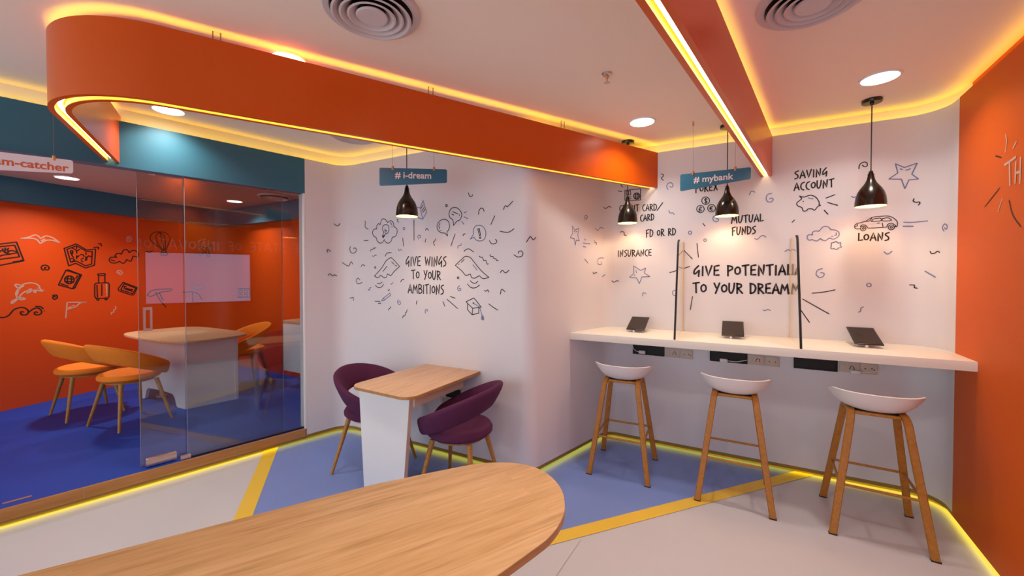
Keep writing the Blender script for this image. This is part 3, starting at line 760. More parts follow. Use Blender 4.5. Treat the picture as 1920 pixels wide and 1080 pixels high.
# ------------------------------------------------------------------ round-back chairs
def make_chair(loc, rz, label, mat, group):
    t = thing('tub_chair', label, 'chair', loc, rz, group)
    # ring back: front is +x; band is tall at the back and sinks to the seat at both front ends
    NF, NC = 60, 16; span = math.radians(158); vs, fs = [], []
    for i in range(NF + 1):
        a_ = -span + 2 * span * i / NF; ph = math.pi + a_; u = abs(a_) / span
        c = 0.5 + 0.5 * math.cos(a_)
        h = 0.105 + 0.085 * c ** 0.8; zc = 0.462 + 0.232 * (c ** 0.85)
        if u > 0.9: h *= 1 - 0.45 * ((u - 0.9) / 0.1) ** 2
        fl_ = math.radians(12 + 16 * c); R = 0.252 - 0.01 * c
        rad = Vector((math.cos(ph), math.sin(ph), 0)); ctr = Vector((rad.x * R * 1.02, rad.y * R * 1.04, zc))
        up_ = rad * math.sin(fl_) + Vector((0, 0, math.cos(fl_))); th = rad * math.cos(fl_) - Vector((0, 0, math.sin(fl_)))
        for k in range(NC):
            q = 2 * math.pi * k / NC; cc, ss = math.cos(q), math.sin(q)
            e = lambda v, n: math.copysign(abs(v) ** n, v)
            vs.append(ctr + up_ * (e(ss, 0.7) * h / 2) + th * (e(cc, 0.6) * 0.024))
    for i in range(NF):
        for k in range(NC):
            a_ = i * NC + k; b_ = i * NC + (k + 1) % NC; fs.append((a_, b_, b_ + NC, a_ + NC))
    fs.append(tuple(range(NC - 1, -1, -1))); fs.append(tuple(NF * NC + k for k in range(NC)))
    o = from_py('backrest', vs, fs, mat, t)
    bm = bmesh.new(); bm.from_mesh(o.data); bmesh.ops.recalc_face_normals(bm, faces=bm.faces[:]); bm.to_mesh(o.data); bm.free(); auto_smooth(o, 60)
    lathe('seat', [(0, 0.412), (0.17, 0.412), (0.205, 0.420), (0.226, 0.440), (0.228, 0.460), (0.215, 0.482), (0.18, 0.494), (0.10, 0.500), (0, 0.502)], mat, t, 48)
    lathe('seat_base', [(0, 0.398), (0.175, 0.398), (0.175, 0.412), (0, 0.412)], 'leg_wood', t, 40)
    for sx in (-1, 1):
        for sy in (-1, 1):
            tube('leg', [(sx * 0.135, sy * 0.135, 0.402), (sx * 0.205, sy * 0.240, 0.0)], [0.0185, 0.0105], 'leg_wood', t, 16)
    return t
pc = make_chair((-2.455, 2.215, 0), 0.10, 'purple round-back chair left of the small table, half hidden by its panel leg', 'purple', 'purple chairs at the small table')
dup(pc, (-1.640, 2.225, 0), math.pi + 0.18, 'purple round-back chair right of the small table, seen from its side')
oc = make_chair((-4.98, 1.545, STEP), math.radians(99), 'orange round-back chair nearest the glass door edge, in front of the other', 'orange_fabric', 'orange chairs at the white table')
dup(oc, (-5.70, 1.440, STEP), math.radians(90), 'orange round-back chair farther from the glass, against the orange wall')
dup(oc, (-5.40, 2.77, STEP), math.radians(-95), 'orange round-back chair behind the glass, right of the white table')

# ------------------------------------------------------------------ small table at the drawing wall
tt = thing('small_table', 'small oak-topped table with a tapered white panel leg against the drawing wall', 'table', (-2.0, 2.2, 0))
def rounded(poly, rad, n=8):
    out = []
    k = len(poly)
    for i in range(k):
        p = Vector(poly[i]); a_ = Vector(poly[i - 1]); b_ = Vector(poly[(i + 1) % k]); r = rad[i]
        if r <= 0: out.append(p); continue
        d1_ = (a_ - p).normalized(); d2_ = (b_ - p).normalized(); half = d1_.angle(d2_) / 2; L = r / math.tan(half); c = p + (d1_ + d2_).normalized() * r / math.sin(half)
        s, e = p + d1_ * L, p + d2_ * L; a0 = math.atan2((s - c).y, (s - c).x); a1 = math.atan2((e - c).y, (e - c).x); da = (a1 - a0 + math.pi) % (2 * math.pi) - math.pi
        out += [c + Vector((math.cos(a0 + da * j / n), math.sin(a0 + da * j / n))) * r for j in range(n + 1)]
    return out
top = rounded([(-2.297, 1.842), (-1.722, 1.822), (-1.732, yi(-1.73) - 0.002), (-2.287, yi(-2.29) - 0.002)], [0.09, 0.09, 0, 0])
T0 = Matrix.Translation((2.0, -2.2, 0))
o = prism('table_top', top, 0.728, 0.750, 'small_wood', tt, bevel=0.002); o.data.transform(T0)
o = prism('edge_band', rounded([(-2.2975, 1.8415), (-1.7215, 1.8215), (-1.7315, yi(-1.73) - 0.003), (-2.2875, yi(-2.29) - 0.003)], [0.09, 0.09, 0, 0]), 0.7285, 0.7465, 'edge_wood', tt); o.data.transform(T0)
o = plate('panel_leg', [(-2.268, 1.905, 0.728), (-2.222, 1.905, 0.0), (-1.868, 1.905, 0.0), (-1.800, 1.905, 0.728)], (0, 1, 0), 0.032, 'panel', tt); o.data.transform(T0)
o = plate('leg_edge', [(-1.7998, 1.906, 0.7275), (-1.8678, 1.906, 0.0005), (-1.8678, 1.936, 0.0005), (-1.7998, 1.936, 0.7275)], (1, 0, 0.0), 0.0008, 'panel_edge', tt); o.data.transform(T0)
o = box('apron', (-1.806, 1.937, 0.650), (-1.786, 2.47, 0.728), 'panel_edge', tt); o.data.transform(T0)
o = box('apron', (-2.245, 1.937, 0.650), (-2.225, 2.47, 0.728), 'panel_edge', tt); o.data.transform(T0)

# ------------------------------------------------------------------ big front table
bt = thing('work_table', 'large oak table with a rounded end filling the lower foreground', 'table', (-1.4, 0.3, 0))
end = [(-1.366, 0.607), (-1.124, 1.004), (-0.932, 1.262), (-0.86, 1.338), (-0.785, 1.384), (-0.73, 1.401), (-0.678, 1.402), (-0.62, 1.386), (-0.564, 1.348), (-0.520, 1.302), (-0.488, 1.249), (-0.462, 1.185), (-0.451, 1.115), (-0.453, 1.05), (-0.465, 0.995), (-0.51, 0.842)]
end = [Vector(p) for p in end]
sm = [p.to_2d() for p in cr([(*p, 0) for p in end[1:]], 5)]
outl = [Vector((-2.45, -1.30)), Vector((-1.549, 0.285))] + sm + [Vector((-0.80, 0.12)), Vector((-1.55, -1.55)), Vector((-2.0, -1.75))]
T1 = Matrix.Translation((1.4, -0.3, 0))
o = prism('table_top', outl, 0.724, 0.750, 'table_wood', bt, bevel=0.0015, smooth=30); o.data.transform(T1)
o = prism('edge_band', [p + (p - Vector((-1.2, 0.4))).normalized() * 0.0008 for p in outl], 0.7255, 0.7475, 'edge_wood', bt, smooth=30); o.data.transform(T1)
for c in (Vector((-1.05, 0.65)), Vector((-1.85, -0.8))):
    u = Vector((0.5, 0.866)); v = Vector((-u.y, u.x))
    o = prism('panel_leg', [c + u * .02 + v * .2, c - u * .02 + v * .2, c - u * .02 - v * .2, c + u * .02 - v * .2], 0.0, 0.724, 'panel', bt); o.data.transform(T1)

# ------------------------------------------------------------------ white table, cabinet and display
wt = thing('meeting_table', 'white table with a rounded wooden top inside the orange room', 'table', (-5.4, 2.2, STEP))
tw = [(-4.76, 2.14), (-4.79, 2.52), (-5.1, 2.60), (-6.2, 2.56), (-6.26, 2.2), (-6.22, 1.88), (-5.56, 1.79), (-4.90, 1.885)]
twp = []
for k in range(64):
    q = 2 * math.pi * k / 64; e = 0.5
    twp.append(Vector((-5.50 + 0.735 * math.copysign(abs(math.cos(q)) ** e, math.cos(q)), 2.19 + 0.40 * math.copysign(abs(math.sin(q)) ** e, math.sin(q)))))
TW = Matrix.Translation((5.4, -2.2, -STEP))
o = prism('table_top', twp, 0.815, 0.842, 'small_wood', wt, bevel=0.006); o.data.transform(TW)
bz0, bz1 = STEP, 0.815
A = [Vector((-5.90, 1.905)), Vector((-4.955, 1.965))]; B2 = Vector((-4.87, 2.43)); C2 = Vector((-5.82, 2.40))
u = (A[1] - A[0]); Lf = u.length; un = u.normalized()
arch = [(0, bz0), (0.10, bz0), (0.125, bz0 + 0.01), (0.155, bz0 + 0.10), (0.20, bz0 + 0.135), (0.5, bz0 + 0.14), (0.70, bz0 + 0.13), (0.745, bz0 + 0.09), (0.775, bz0 + 0.012), (0.80, bz0), (Lf, bz0), (Lf, bz1), (0, bz1)]
o = plate('front_panel', [(*(A[0] + un * s), z) for s, z in arch], (-un.y, un.x, 0), 0.03, 'panel', wt); o.data.transform(TW)
v = (B2 - A[1]).normalized()
o = plate('end_panel', [(*A[1], bz0), (*B2, bz0), (*B2, bz1), (*A[1], bz1)], (-v.y, v.x, 0), 0.03, 'panel', wt); o.data.transform(TW)
v = (C2 - A[0]).normalized()
o = plate('end_panel', [(*A[0], bz0 + 0.13), (*C2, bz0 + 0.13), (*C2, bz1), (*A[0], bz1)], (v.y, -v.x, 0), 0.03, 'panel', wt); o.data.transform(TW)
o = plate('back_panel', [(*B2, bz0), (*C2, bz0), (*C2, bz1), (*B2, bz1)], (0, -1, 0), 0.03, 'panel', wt); o.data.transform(TW)
lathe('metal_foot', [(0, 0.0), (0.05, 0.0), (0.05, 0.012), (0.022, 0.02), (0.02, 0.14), (0, 0.14)], 'steel', wt, 24, loc=(-0.34, -0.15, 0.0))

cb = thing('wall_cabinet', 'white wall-hung cabinet with wooden top at the right end of the orange room', 'cabinet', (-4.2, 3.15, 0.31))
bm = bmesh.new(); add_box(bm, (-0.735, -0.15, 0), (0.70, 0.19, 0.60), 0.003); auto_smooth(from_bm('body', bm, 'panel', cb), 50)
bm = bmesh.new(); add_box(bm, (-0.745, -0.165, 0.60), (0.71, 0.19, 0.635), 0.003); auto_smooth(from_bm('top', bm, 'small_wood', cb), 50)
for x in (-0.375, -0.015, 0.345):
    bm = bmesh.new(); add_box(bm, (x - 0.355, -0.166, 0.006), (x - 0.005, -0.151, 0.594), 0.002); auto_smooth(from_bm('door', bm, 'panel', cb), 50)

# lit display on the orange wall, seen in the glass as a reflection
ry = lambda y: Vector((1.205, 3.662)) + rw_d * ((y - 3.662) / rw_d.y)
d0, d1_ = ry(1.91), ry(0.51); dn = Vector((rw_d.y, -rw_d.x)); dn = dn if dn.x < 0 else -dn
dp = thing('wall_display', 'large lit display on the orange wall, seen as a pale reflection in the glass front', 'screen', (*ry(1.21), 1.05))
Td = Matrix.Translation((-ry(1.21).x, -ry(1.21).y, -1.05))
o = plate('housing', [(*(d0 + dn * 0.001), 1.04), (*(d1_ + dn * 0.001), 1.04), (*(d1_ + dn * 0.001), 1.89), (*(d0 + dn * 0.001), 1.89)], (*dn, 0), 0.045, 'black', dp); o.data.transform(Td)
e0, e1 = d0 + rw_d * 0.012 + dn * 0.0475, d1_ - rw_d * 0.012 + dn * 0.0475
o = from_py('screen', [(*e0, 1.055), (*e1, 1.055), (*e1, 1.878), (*e0, 1.878)], [(0, 1, 2, 3)], 'screen', dp); o.data.transform(Td)

# ------------------------------------------------------------------ drawings and lettering on the walls
def seg_hits(x, y, paths):
    r = ray(x, y); best = None; o = Vector((0, 0))
    rd = Vector((r.x, r.y))
    for wi, (obj, path) in enumerate(paths):
        for a_, b_ in zip(path, path[1:]):
            d = b_ - a_; den = rd.x * d.y - rd.y * d.x
            if abs(den) < 1e-9: continue
            t = (a_.x * d.y - a_.y * d.x) / den
            s = (a_.x * rd.y - a_.y * rd.x) / den
            if t > 0.05 and -1e-6 <= s <= 1 + 1e-6 and (best is None or t < best[0]):
                n = Vector((d.y, -d.x)).normalized(); best = (t, obj, n)
    if best is None: return None
    t, obj, n = best
    return Vector((0, 0, EYE)) + r * t, Vector((n.x, n.y, 0)), obj
MAIN = [(wall_left, seg_left), (wall_mid, seg_mid), (wall_ret, seg_ret), (wall_back, seg_back), (wall_right, seg_right)]
INNER = [(wall_in_left, in_left), (wall_in_back, in_back)]

def smooth2(pts, n=5):
    if len(pts) < 3: return [Vector((p[0], p[1], 0)) for p in pts]
    return cr([(p[0], p[1], 0) for p in pts], n)

class Ink:
    """collects stroke ribbons of one drawing on one wall surface"""
    def __init__(s, surf): s.surf = surf; s.v = []; s.f = []; s.obj = None
    def stroke(s, pix, wid):
        P = []
        for p in pix:
            h = seg_hits(p[0], p[1], s.surf)
            if h is None: continue
            s.obj = s.obj or h[2]; P.append((h[0] + h[1] * 0.0016, h[1]))
        if len(P) < 2: return
        e0 = (P[0][0] - P[1][0]).normalized(); e1 = (P[-1][0] - P[-2][0]).normalized()
        P = [(P[0][0] + e0 * wid * 0.35, P[0][1])] + P + [(P[-1][0] + e1 * wid * 0.35, P[-1][1])]
        base = len(s.v); n = len(P)
        for i, (p, nr) in enumerate(P):
            d = P[min(i + 1, n - 1)][0] - P[max(i - 1, 0)][0]
            sd_ = nr.cross(d); sd_ = sd_.normalized() if sd_.length > 1e-9 else Vector((0, 0, 1))
            k = 0.55 if i in (0, n - 1) else 1.0
            s.v += [p + sd_ * wid / 2 * k, p - sd_ * wid / 2 * k]
        for i in range(n - 1): s.f.append((base + 2 * i, base + 2 * i + 1, base + 2 * i + 3, base + 2 * i + 2))
    def fill(s, pix):
        base = len(s.v); k = 0
        for p in pix:
            h = seg_hits(p[0], p[1], s.surf)
            if h: s.obj = s.obj or h[2]; s.v.append(h[0] + h[1] * 0.0016); k += 1
        s.f.append(tuple(range(base, base + k)))
    def done(s, name, mat, label=None):
        if not s.f: return None
        o = from_py(name, s.v, s.f, mat, s.obj)
        if label: o['label'] = label
        return o

INKS = {'K': 'ink', 'B': 'ink_blue', 'W': 'ink_white'}
def draw(surf, x0, y0, sc, items, wid, names_with_label=None):
    """items: (name, ink, strokes[, straight]); strokes in the coordinates of an enlarged crop of the photograph"""
    for it in items:
        name, ink, strokes = it[0], it[1], it[2]; straight = len(it) > 3
        k = Ink(surf)
        for st_ in strokes:
            if st_[0] == 'c' or st_[0] == 'd':
                _, cx_, cy_, rx_, ry_ = st_
                pts = [(cx_ + rx_ * math.cos(2 * math.pi * i / 24), cy_ + ry_ * math.sin(2 * math.pi * i / 24)) for i in range(25)]
                px = [(x0 + p[0] / sc, y0 + p[1] / sc) for p in pts]
                if st_[0] == 'd': k.fill(px[:-1])
                else: k.stroke(px, wid)
                continue
            if st_[0] == 'f': k.fill([(x0 + p[0] / sc, y0 + p[1] / sc) for p in st_[1]]); continue
            if straight:
                q = []
                for a_, b_ in zip(st_, st_[1:]): q += [Vector((a_[0], a_[1], 0)).lerp(Vector((b_[0], b_[1], 0)), t) for t in (0, .33, .66, .999)]
                q.append(Vector((*st_[-1], 0)))
            else: q = smooth2(st_)
            k.stroke([(x0 + p[0] / sc, y0 + p[1] / sc) for p in q], wid)
        k.done(name, INKS[ink])

# hand lettering: strokes in a 0..w by 0..1 box
GL = {
 'A': (.62, [[(0, 0), (.33, 1), (.6, .02)], [(.12, .34), (.50, .34)]]), 'B': (.55, [[(.05, 0), (.05, 1)], [(.05, 1), (.42, .9), (.40, .62), (.08, .52)], [(.08, .52), (.50, .42), (.48, .1), (.05, 0)]]),
 'C': (.50, [[(.48, .95), (.2, .85), (.05, .5), (.15, .12), (.42, -.04)]]), 'D': (.58, [[(.06, 0), (.06, 1)], [(.02, .98), (.40, .85), (.54, .52), (.38, .12), (.06, 0)]]),
 'E': (.52, [[(.48, 1), (.08, .92), (.06, .06), (.48, .06)], [(.07, .5), (.42, .54)]]), 'F': (.50, [[(.07, -.04), (.07, .9)], [(.02, .9), (.48, 1)], [(.07, .5), (.38, .53)]]),
 'G': (.56, [[(.45, 1), (.12, .62), (.04, .3), (.14, .2), (.46, .5)], [(.50, .55), (.44, -.06)]]), 'H': (.60, [[(.08, 0), (.08, .95)], [(.52, 0), (.54, 1)], [(.08, .46), (.53, .52)]]),
 'I': (.22, [[(.1, 0), (.12, .92)]]), 'K': (.56, [[(.07, 0), (.07, 1)], [(.5, .95), (.08, .45)], [(.14, .5), (.54, 0)]]), 'L': (.46, [[(.08, 1), (.06, .02), (.46, .12)]]),
 'M': (.78, [[(0, -.03), (.16, .95), (.37, .3), (.60, .98), (.72, 0)]]), 'N': (.62, [[(.07, -.04), (.08, .96), (.48, .04), (.54, 1)]]),
 'O': (.54, [[(.27, .82), (.06, .62), (.08, .25), (.28, .14), (.48, .32), (.46, .68), (.27, .82)]]), 'P': (.52, [[(.08, -.04), (.08, .96)], [(.04, .96), (.42, .86), (.44, .62), (.10, .44)]]),
 'R': (.58, [[(.08, -.02), (.08, .96)], [(.04, .96), (.42, .86), (.42, .62), (.10, .48)], [(.14, .48), (.56, 0)]]), 'S': (.50, [[(.48, .98), (.16, .86), (.10, .68), (.40, .4), (.36, .12), (.04, 0)]]),
 'T': (.58, [[(.0, .93), (.58, 1.02)], [(.28, .95), (.30, 0)]]), 'U': (.58, [[(.06, .98), (.05, .3), (.18, .02), (.34, .1), (.48, .5), (.54, 1)]]), 'V': (.58, [[(.03, .95), (.24, 0), (.56, 1)]]),
 'W': (.82, [[(.03, .95), (.17, .05), (.38, .8), (.58, .03), (.78, .98)]]), 'X': (.56, [[(.04, 0), (.52, .98)], [(.06, .92), (.54, .04)]]), 'Y': (.56, [[(.04, .98), (.24, .5)], [(.54, 1), (.16, -.04)]]),
 '/': (.50, [[(0, -.1), (.5, 1.1)]]), '!': (.22, [[(.12, 1), (.10, .34)], [(.10, .06), (.10, .0)]]), ' ': (.40, [])}
def hand_text(surf, s, p0, p1, h0, h1, wid, ink='K', gap=0.13, name='lettering', label=None, sharp=True):
    tot = sum(GL[c][0] + gap for c in s) - gap; x = 0.0; k = Ink(surf)
    for c in s:
        wd, sts = GL[c]
        for st_ in sts:
            q = smooth2(st_, 4) if (len(st_) > 2 and c not in 'AMNVWLEKX') else [Vector((p[0], p[1], 0)) for p in st_]
            px = []
            for a_, b_ in zip(q, q[1:]): px += [a_, a_.lerp(b_, 0.5)]
            px.append(q[-1]); out = []
            for p in px:
                t = (x + p.x) / tot; h = h0 + (h1 - h0) * t
                out.append((p0[0] + (p1[0] - p0[0]) * t, p0[1] + (p1[1] - p0[1]) * t - h * p.y))
            k.stroke(out, wid)
        x += wd + gap
    return k.done(name, INKS[ink], label)

W1 = 0.0064
draw(MAIN, 600, 360, 9.0, [
 ('curl_mark', 'K', [[(240, 535), (265, 562), (300, 570), (325, 555), (335, 530)]]), ('hook_mark', 'K', [[(760, 488), (768, 520), (762, 570), (775, 605), (815, 627)]]),
 ('dash_mark', 'K', [[(742, 820), (815, 820)]]), ('spiral_mark', 'K', [[(517, 917), (503, 960), (520, 1015), (560, 1032), (600, 1015), (617, 975), (600, 945), (575, 948), (570, 965)]]),
 ('hook_mark', 'K', [[(130, 1018), (118, 985), (135, 972), (182, 1003)]]),
 ('idea_cloud_drawing', 'K', [[(960, 625), (915, 630), (888, 680), (905, 740), (950, 768)], [(950, 768), (965, 825), (1010, 862), (1055, 850), (1087, 803)], [(1087, 803), (1115, 850), (1160, 862), (1205, 825), (1220, 765)], [(1220, 765), (1275, 745), (1303, 680), (1295, 620), (1245, 582)], [(1245, 582), (1240, 520), (1195, 483), (1140, 515)], [(1140, 515), (1105, 465), (1065, 452), (1035, 485), (1020, 547)], [(1020, 547), (985, 538), (955, 585), (960, 625)], [(1190, 510), (1215, 555)], ('d', 1218, 590, 8, 8),
   [(1080, 680), (1055, 630), (1065, 575), (1110, 550), (1155, 570), (1165, 630), (1145, 690), (1105, 705)], [(1080, 680), (1055, 745), (1068, 772)], [(1105, 705), (1085, 750), (1068, 772)], [(1058, 738), (1090, 728)], [(1052, 755), (1085, 748)]]),
 ('bulb_filament_drawing', 'B', [[(1090, 620), (1108, 645), (1135, 655), (1108, 668), (1095, 690)], [(1098, 640), (1103, 690)], [(1088, 650), (1120, 640)]]),
 ('zigzag_mark', 'K', [[(850, 1005), (865, 970), (890, 970), (905, 945), (925, 950), (945, 935)]]), ('zigzag_mark', 'K', [[(1300, 460), (1318, 468), (1308, 490), (1328, 515)]]),
 ('ring_mark', 'B', [('c', 1418, 618, 15, 20)]), ('ray_mark', 'K', [[(1585, 470), (1588, 815)]]), ('ray_mark', 'K', [[(1395, 775), (1415, 915)]]),
 ('curl_mark', 'B', [[(1668, 795), (1652, 755), (1670, 728), (1695, 735), (1700, 765), (1680, 765)]]), ('zigzag_mark', 'B', [[(1318, 958), (1338, 990), (1360, 968), (1375, 990)]]),
 ('folded_paper_drawing', 'B', [[(1740, 145), (1690, 265), (1735, 460), (1800, 340), (1740, 145)], [(1690, 265), (1640, 262), (1655, 435), (1735, 460)]], 1),
 ('paper_lines_drawing', 'K', [[(1705, 280), (1740, 220)], [(1720, 320), (1760, 262)], [(1735, 350), (1775, 292)]]),
 ('hook_mark', 'K', [[(1780, 650), (1800, 615), (1832, 648)]]), ('dash_mark', 'K', [[(1775, 850), (1788, 790)]])], W1)
draw(MAIN, 800, 360, 8.727, [
 ('curl_mark', 'K', [[(683, 15), (700, 60), (722, 77), (745, 68), (755, 42)]]), ('ring_mark', 'K', [('c', 325, 225, 14, 18)]),
 ('speech_bubble_drawing', 'K', [[(440, 548), (430, 460), (380, 415), (368, 350), (395, 280), (455, 252), (520, 275), (570, 340), (572, 400), (540, 460), (495, 480), (440, 548)], [(425, 322), (515, 360)], [(412, 362), (445, 378)], ('d', 538, 378, 9, 9)]),
 ('ray_mark', 'B', [[(612, 342), (655, 322)]]), ('ray_mark', 'B', [[(612, 405), (672, 437)]]), ('ray_mark', 'B', [[(575, 483), (612, 530)]]),
 ('balloon_drawing', 'K', [[(345, 722), (335, 660), (372, 590), (365, 500), (320, 455), (270, 447), (205, 485), (170, 560), (190, 630), (245, 668), (300, 675), (345, 722)], [(220, 510), (203, 550), (210, 605)], ('d', 235, 630, 9, 8)]),
 ('ray_mark', 'K', [[(467, 688), (397, 885)]]), ('hook_mark', 'K', [[(145, 768), (135, 800), (112, 820), (130, 875)]]), ('hook_mark', 'K', [[(595, 718), (605, 692), (635, 686)]]),
 ('squiggle_mark', 'B', [[(565, 845), (560, 872), (520, 880), (507, 918)]]),
 ('alert_bubble_drawing', 'B', [[(775, 740), (715, 772)], [(715, 772), (765, 690), (765, 620), (800, 560), (855, 547), (920, 565), (965, 640), (965, 720), (930, 785), (860, 802), (805, 780), (775, 740)]]),
 ('exclamation_mark_drawing', 'K', [[(838, 605), (865, 600), (882, 710), (866, 715), (838, 605)], ('c', 876, 748, 12, 12)], 1),
 ('arch_mark', 'K', [[(850, 368), (860, 300), (895, 265), (930, 280), (940, 318)]]), ('ray_mark', 'K', [[(1115, 390), (1052, 532)]]),
 ('zigzag_mark', 'K', [[(1260, 290), (1275, 240), (1300, 225), (1325, 240), (1408, 152)]]), ('arch_mark', 'K', [[(1200, 642), (1280, 658), (1350, 655), (1430, 603)]]),
 ('curl_mark', 'K', [[(1028, 795), (1050, 835), (1095, 852), (1140, 830), (1148, 795), (1125, 775)]]), ('zigzag_mark', 'K', [[(1632, 820), (1690, 733), (1715, 750), (1745, 780), (1785, 745)]]),
 ('arch_mark', 'K', [[(612, 972), (650, 940), (700, 935), (772, 983)]])], W1)
draw(MAIN, 600, 460, 7.2, [
 ('zigzag_mark', 'B', [[(710, 140), (725, 152), (745, 128), (752, 138), (765, 133)]]), ('zigzag_mark', 'K', [[(300, 232), (385, 280), (420, 222), (443, 255)]]),
 ('squiggle_mark', 'K', [[(107, 408), (135, 382), (170, 415), (195, 398), (228, 413)]]), ('hook_mark', 'K', [[(555, 290), (575, 263), (607, 275)]]), ('ring_mark', 'K', [('c', 747, 300, 9, 11)]),
 ('wing_drawing', 'K', [[(735, 415), (830, 310), (890, 215), (950, 170), (985, 185), (1075, 285)], [(1075, 285), (1000, 355), (960, 405), (910, 385)], [(910, 385), (895, 430), (860, 432), (822, 402)], [(822, 402), (785, 435), (735, 415)], [(968, 222), (1005, 258)], [(1018, 270), (1038, 280)], [(907, 282), (850, 352)]]),
 ('arch_mark', 'K', [[(880, 150), (905, 105), (965, 100)]]), ('curl_mark', 'K', [[(540, 468), (515, 442), (490, 475), (505, 515), (540, 515), (567, 500)]]),
 ('arch_mark', 'K', [[(775, 512), (810, 517), (840, 495)]]), ('arch_mark', 'K', [[(748, 538), (790, 572), (830, 562), (860, 525)]]),
 ('tick_mark', 'B', [[(955, 518), (968, 525), (988, 500)]]), ('hook_mark', 'K', [[(1090, 493), (1105, 468), (1135, 455)]]), ('tick_mark', 'K', [[(650, 597), (665, 602), (678, 575), (690, 572)]]), ('tick_mark', 'K', [[(920, 600), (930, 612), (940, 595)]]),
 ('hook_mark', 'K', [[(405, 712), (450, 702), (455, 745)]], 1), ('pencil_drawing', 'B', [[(835, 745), (860, 710), (945, 645), (955, 672), (870, 740), (835, 752), (835, 745)], [(870, 740), (860, 710)]], 1),
 ('dash_mark', 'K', [[(743, 755), (815, 757)]]), ('dash_mark', 'K', [[(787, 783), (825, 780)]]), ('curl_mark', 'B', [[(1060, 730), (1045, 765), (1070, 800), (1090, 785), (1080, 755), (1058, 770)]]),
 ('squiggle_mark', 'K', [[(925, 878), (935, 855), (945, 850), (955, 825)]]), ('dash_mark', 'K', [[(1300, 795), (1308, 750)]]),
 ('squiggle_mark', 'K', [[(1115, 982), (1125, 955), (1150, 945), (1155, 910), (1170, 900), (1178, 868)]]), ('curl_mark', 'B', [[(1425, 915), (1420, 880), (1438, 862), (1455, 875), (1445, 893)]])], W1)
draw(MAIN, 800, 460, 7.2, [
 ('zigzag_mark', 'K', [[(712, 145), (725, 160), (755, 165), (770, 205), (800, 205), (815, 250), (835, 250)]]), ('zigzag_mark', 'K', [[(855, 125), (868, 150), (895, 150), (910, 178), (935, 182), (945, 205), (968, 205)]]),
 ('spiral_mark', 'K', [[(1180, 128), (1230, 157), (1285, 145), (1300, 105), (1275, 75), (1240, 90), (1240, 110)]]),
 ('wing_drawing', 'K', [[(840, 432), (740, 345), (640, 225), (590, 165), (535, 147), (500, 165), (388, 270)], [(388, 270), (480, 350), (530, 405), (590, 385)], [(590, 385), (610, 435), (655, 440), (710, 410)], [(710, 410), (765, 450), (840, 432)], [(508, 190), (470, 230)], [(440, 252), (432, 262)]]),
 ('wing_highlight_drawing', 'B', [[(625, 262), (682, 335)]]), ('ring_mark', 'K', [('c', 425, 438, 11, 12)]), ('curl_mark', 'B', [[(445, 545), (418, 575), (430, 610), (460, 605), (458, 580), (435, 585)]]),
 ('arch_mark', 'K', [[(588, 478), (630, 510), (665, 508), (693, 485)]]), ('arch_mark', 'K', [[(552, 522), (600, 570), (660, 572), (717, 535)]]), ('squiggle_mark', 'K', [[(993, 368), (1025, 338), (1065, 372), (1115, 335)]]),
 ('squiggle_mark', 'K', [[(780, 608), (800, 620), (825, 602), (840, 630)]]), ('hook_mark', 'K', [[(995, 660), (1013, 593), (1058, 625)]]), ('dash_mark', 'K', [[(320, 690), (385, 712)]]),
 ('ray_mark', 'K', [[(275, 728), (420, 853)]]), ('dash_mark', 'K', [[(220, 755), (245, 820)]]),
 ('graduation_cap_drawing', 'K', [[(532, 762), (638, 710), (738, 833), (622, 850), (532, 762)], [(553, 790), (553, 868), (615, 937), (705, 915), (705, 840)], [(622, 850), (615, 937)], ('d', 632, 780, 10, 10)], 1),
 ('tassel_drawing', 'B', [[(632, 782), (715, 832), (748, 945)], ('f', [(742, 942), (733, 990), (750, 1014), (775, 1008), (776, 975), (765, 945)])], 1), ('ray_mark', 'K', [[(838, 790), (900, 835), (963, 875)]])], W1)
WT = 0.0098
hand_text(MAIN, 'GIVE WINGS', (761, 498.7), (837, 499.3), 18.0, 18.6, WT)
hand_text(MAIN, 'TO YOUR', (771.5, 522.8), (826.5, 524.8), 16.5, 17.0, WT)
hand_text(MAIN, 'AMBITIONS', (765.3, 549.3), (832.3, 552), 16.5, 18.0, WT)

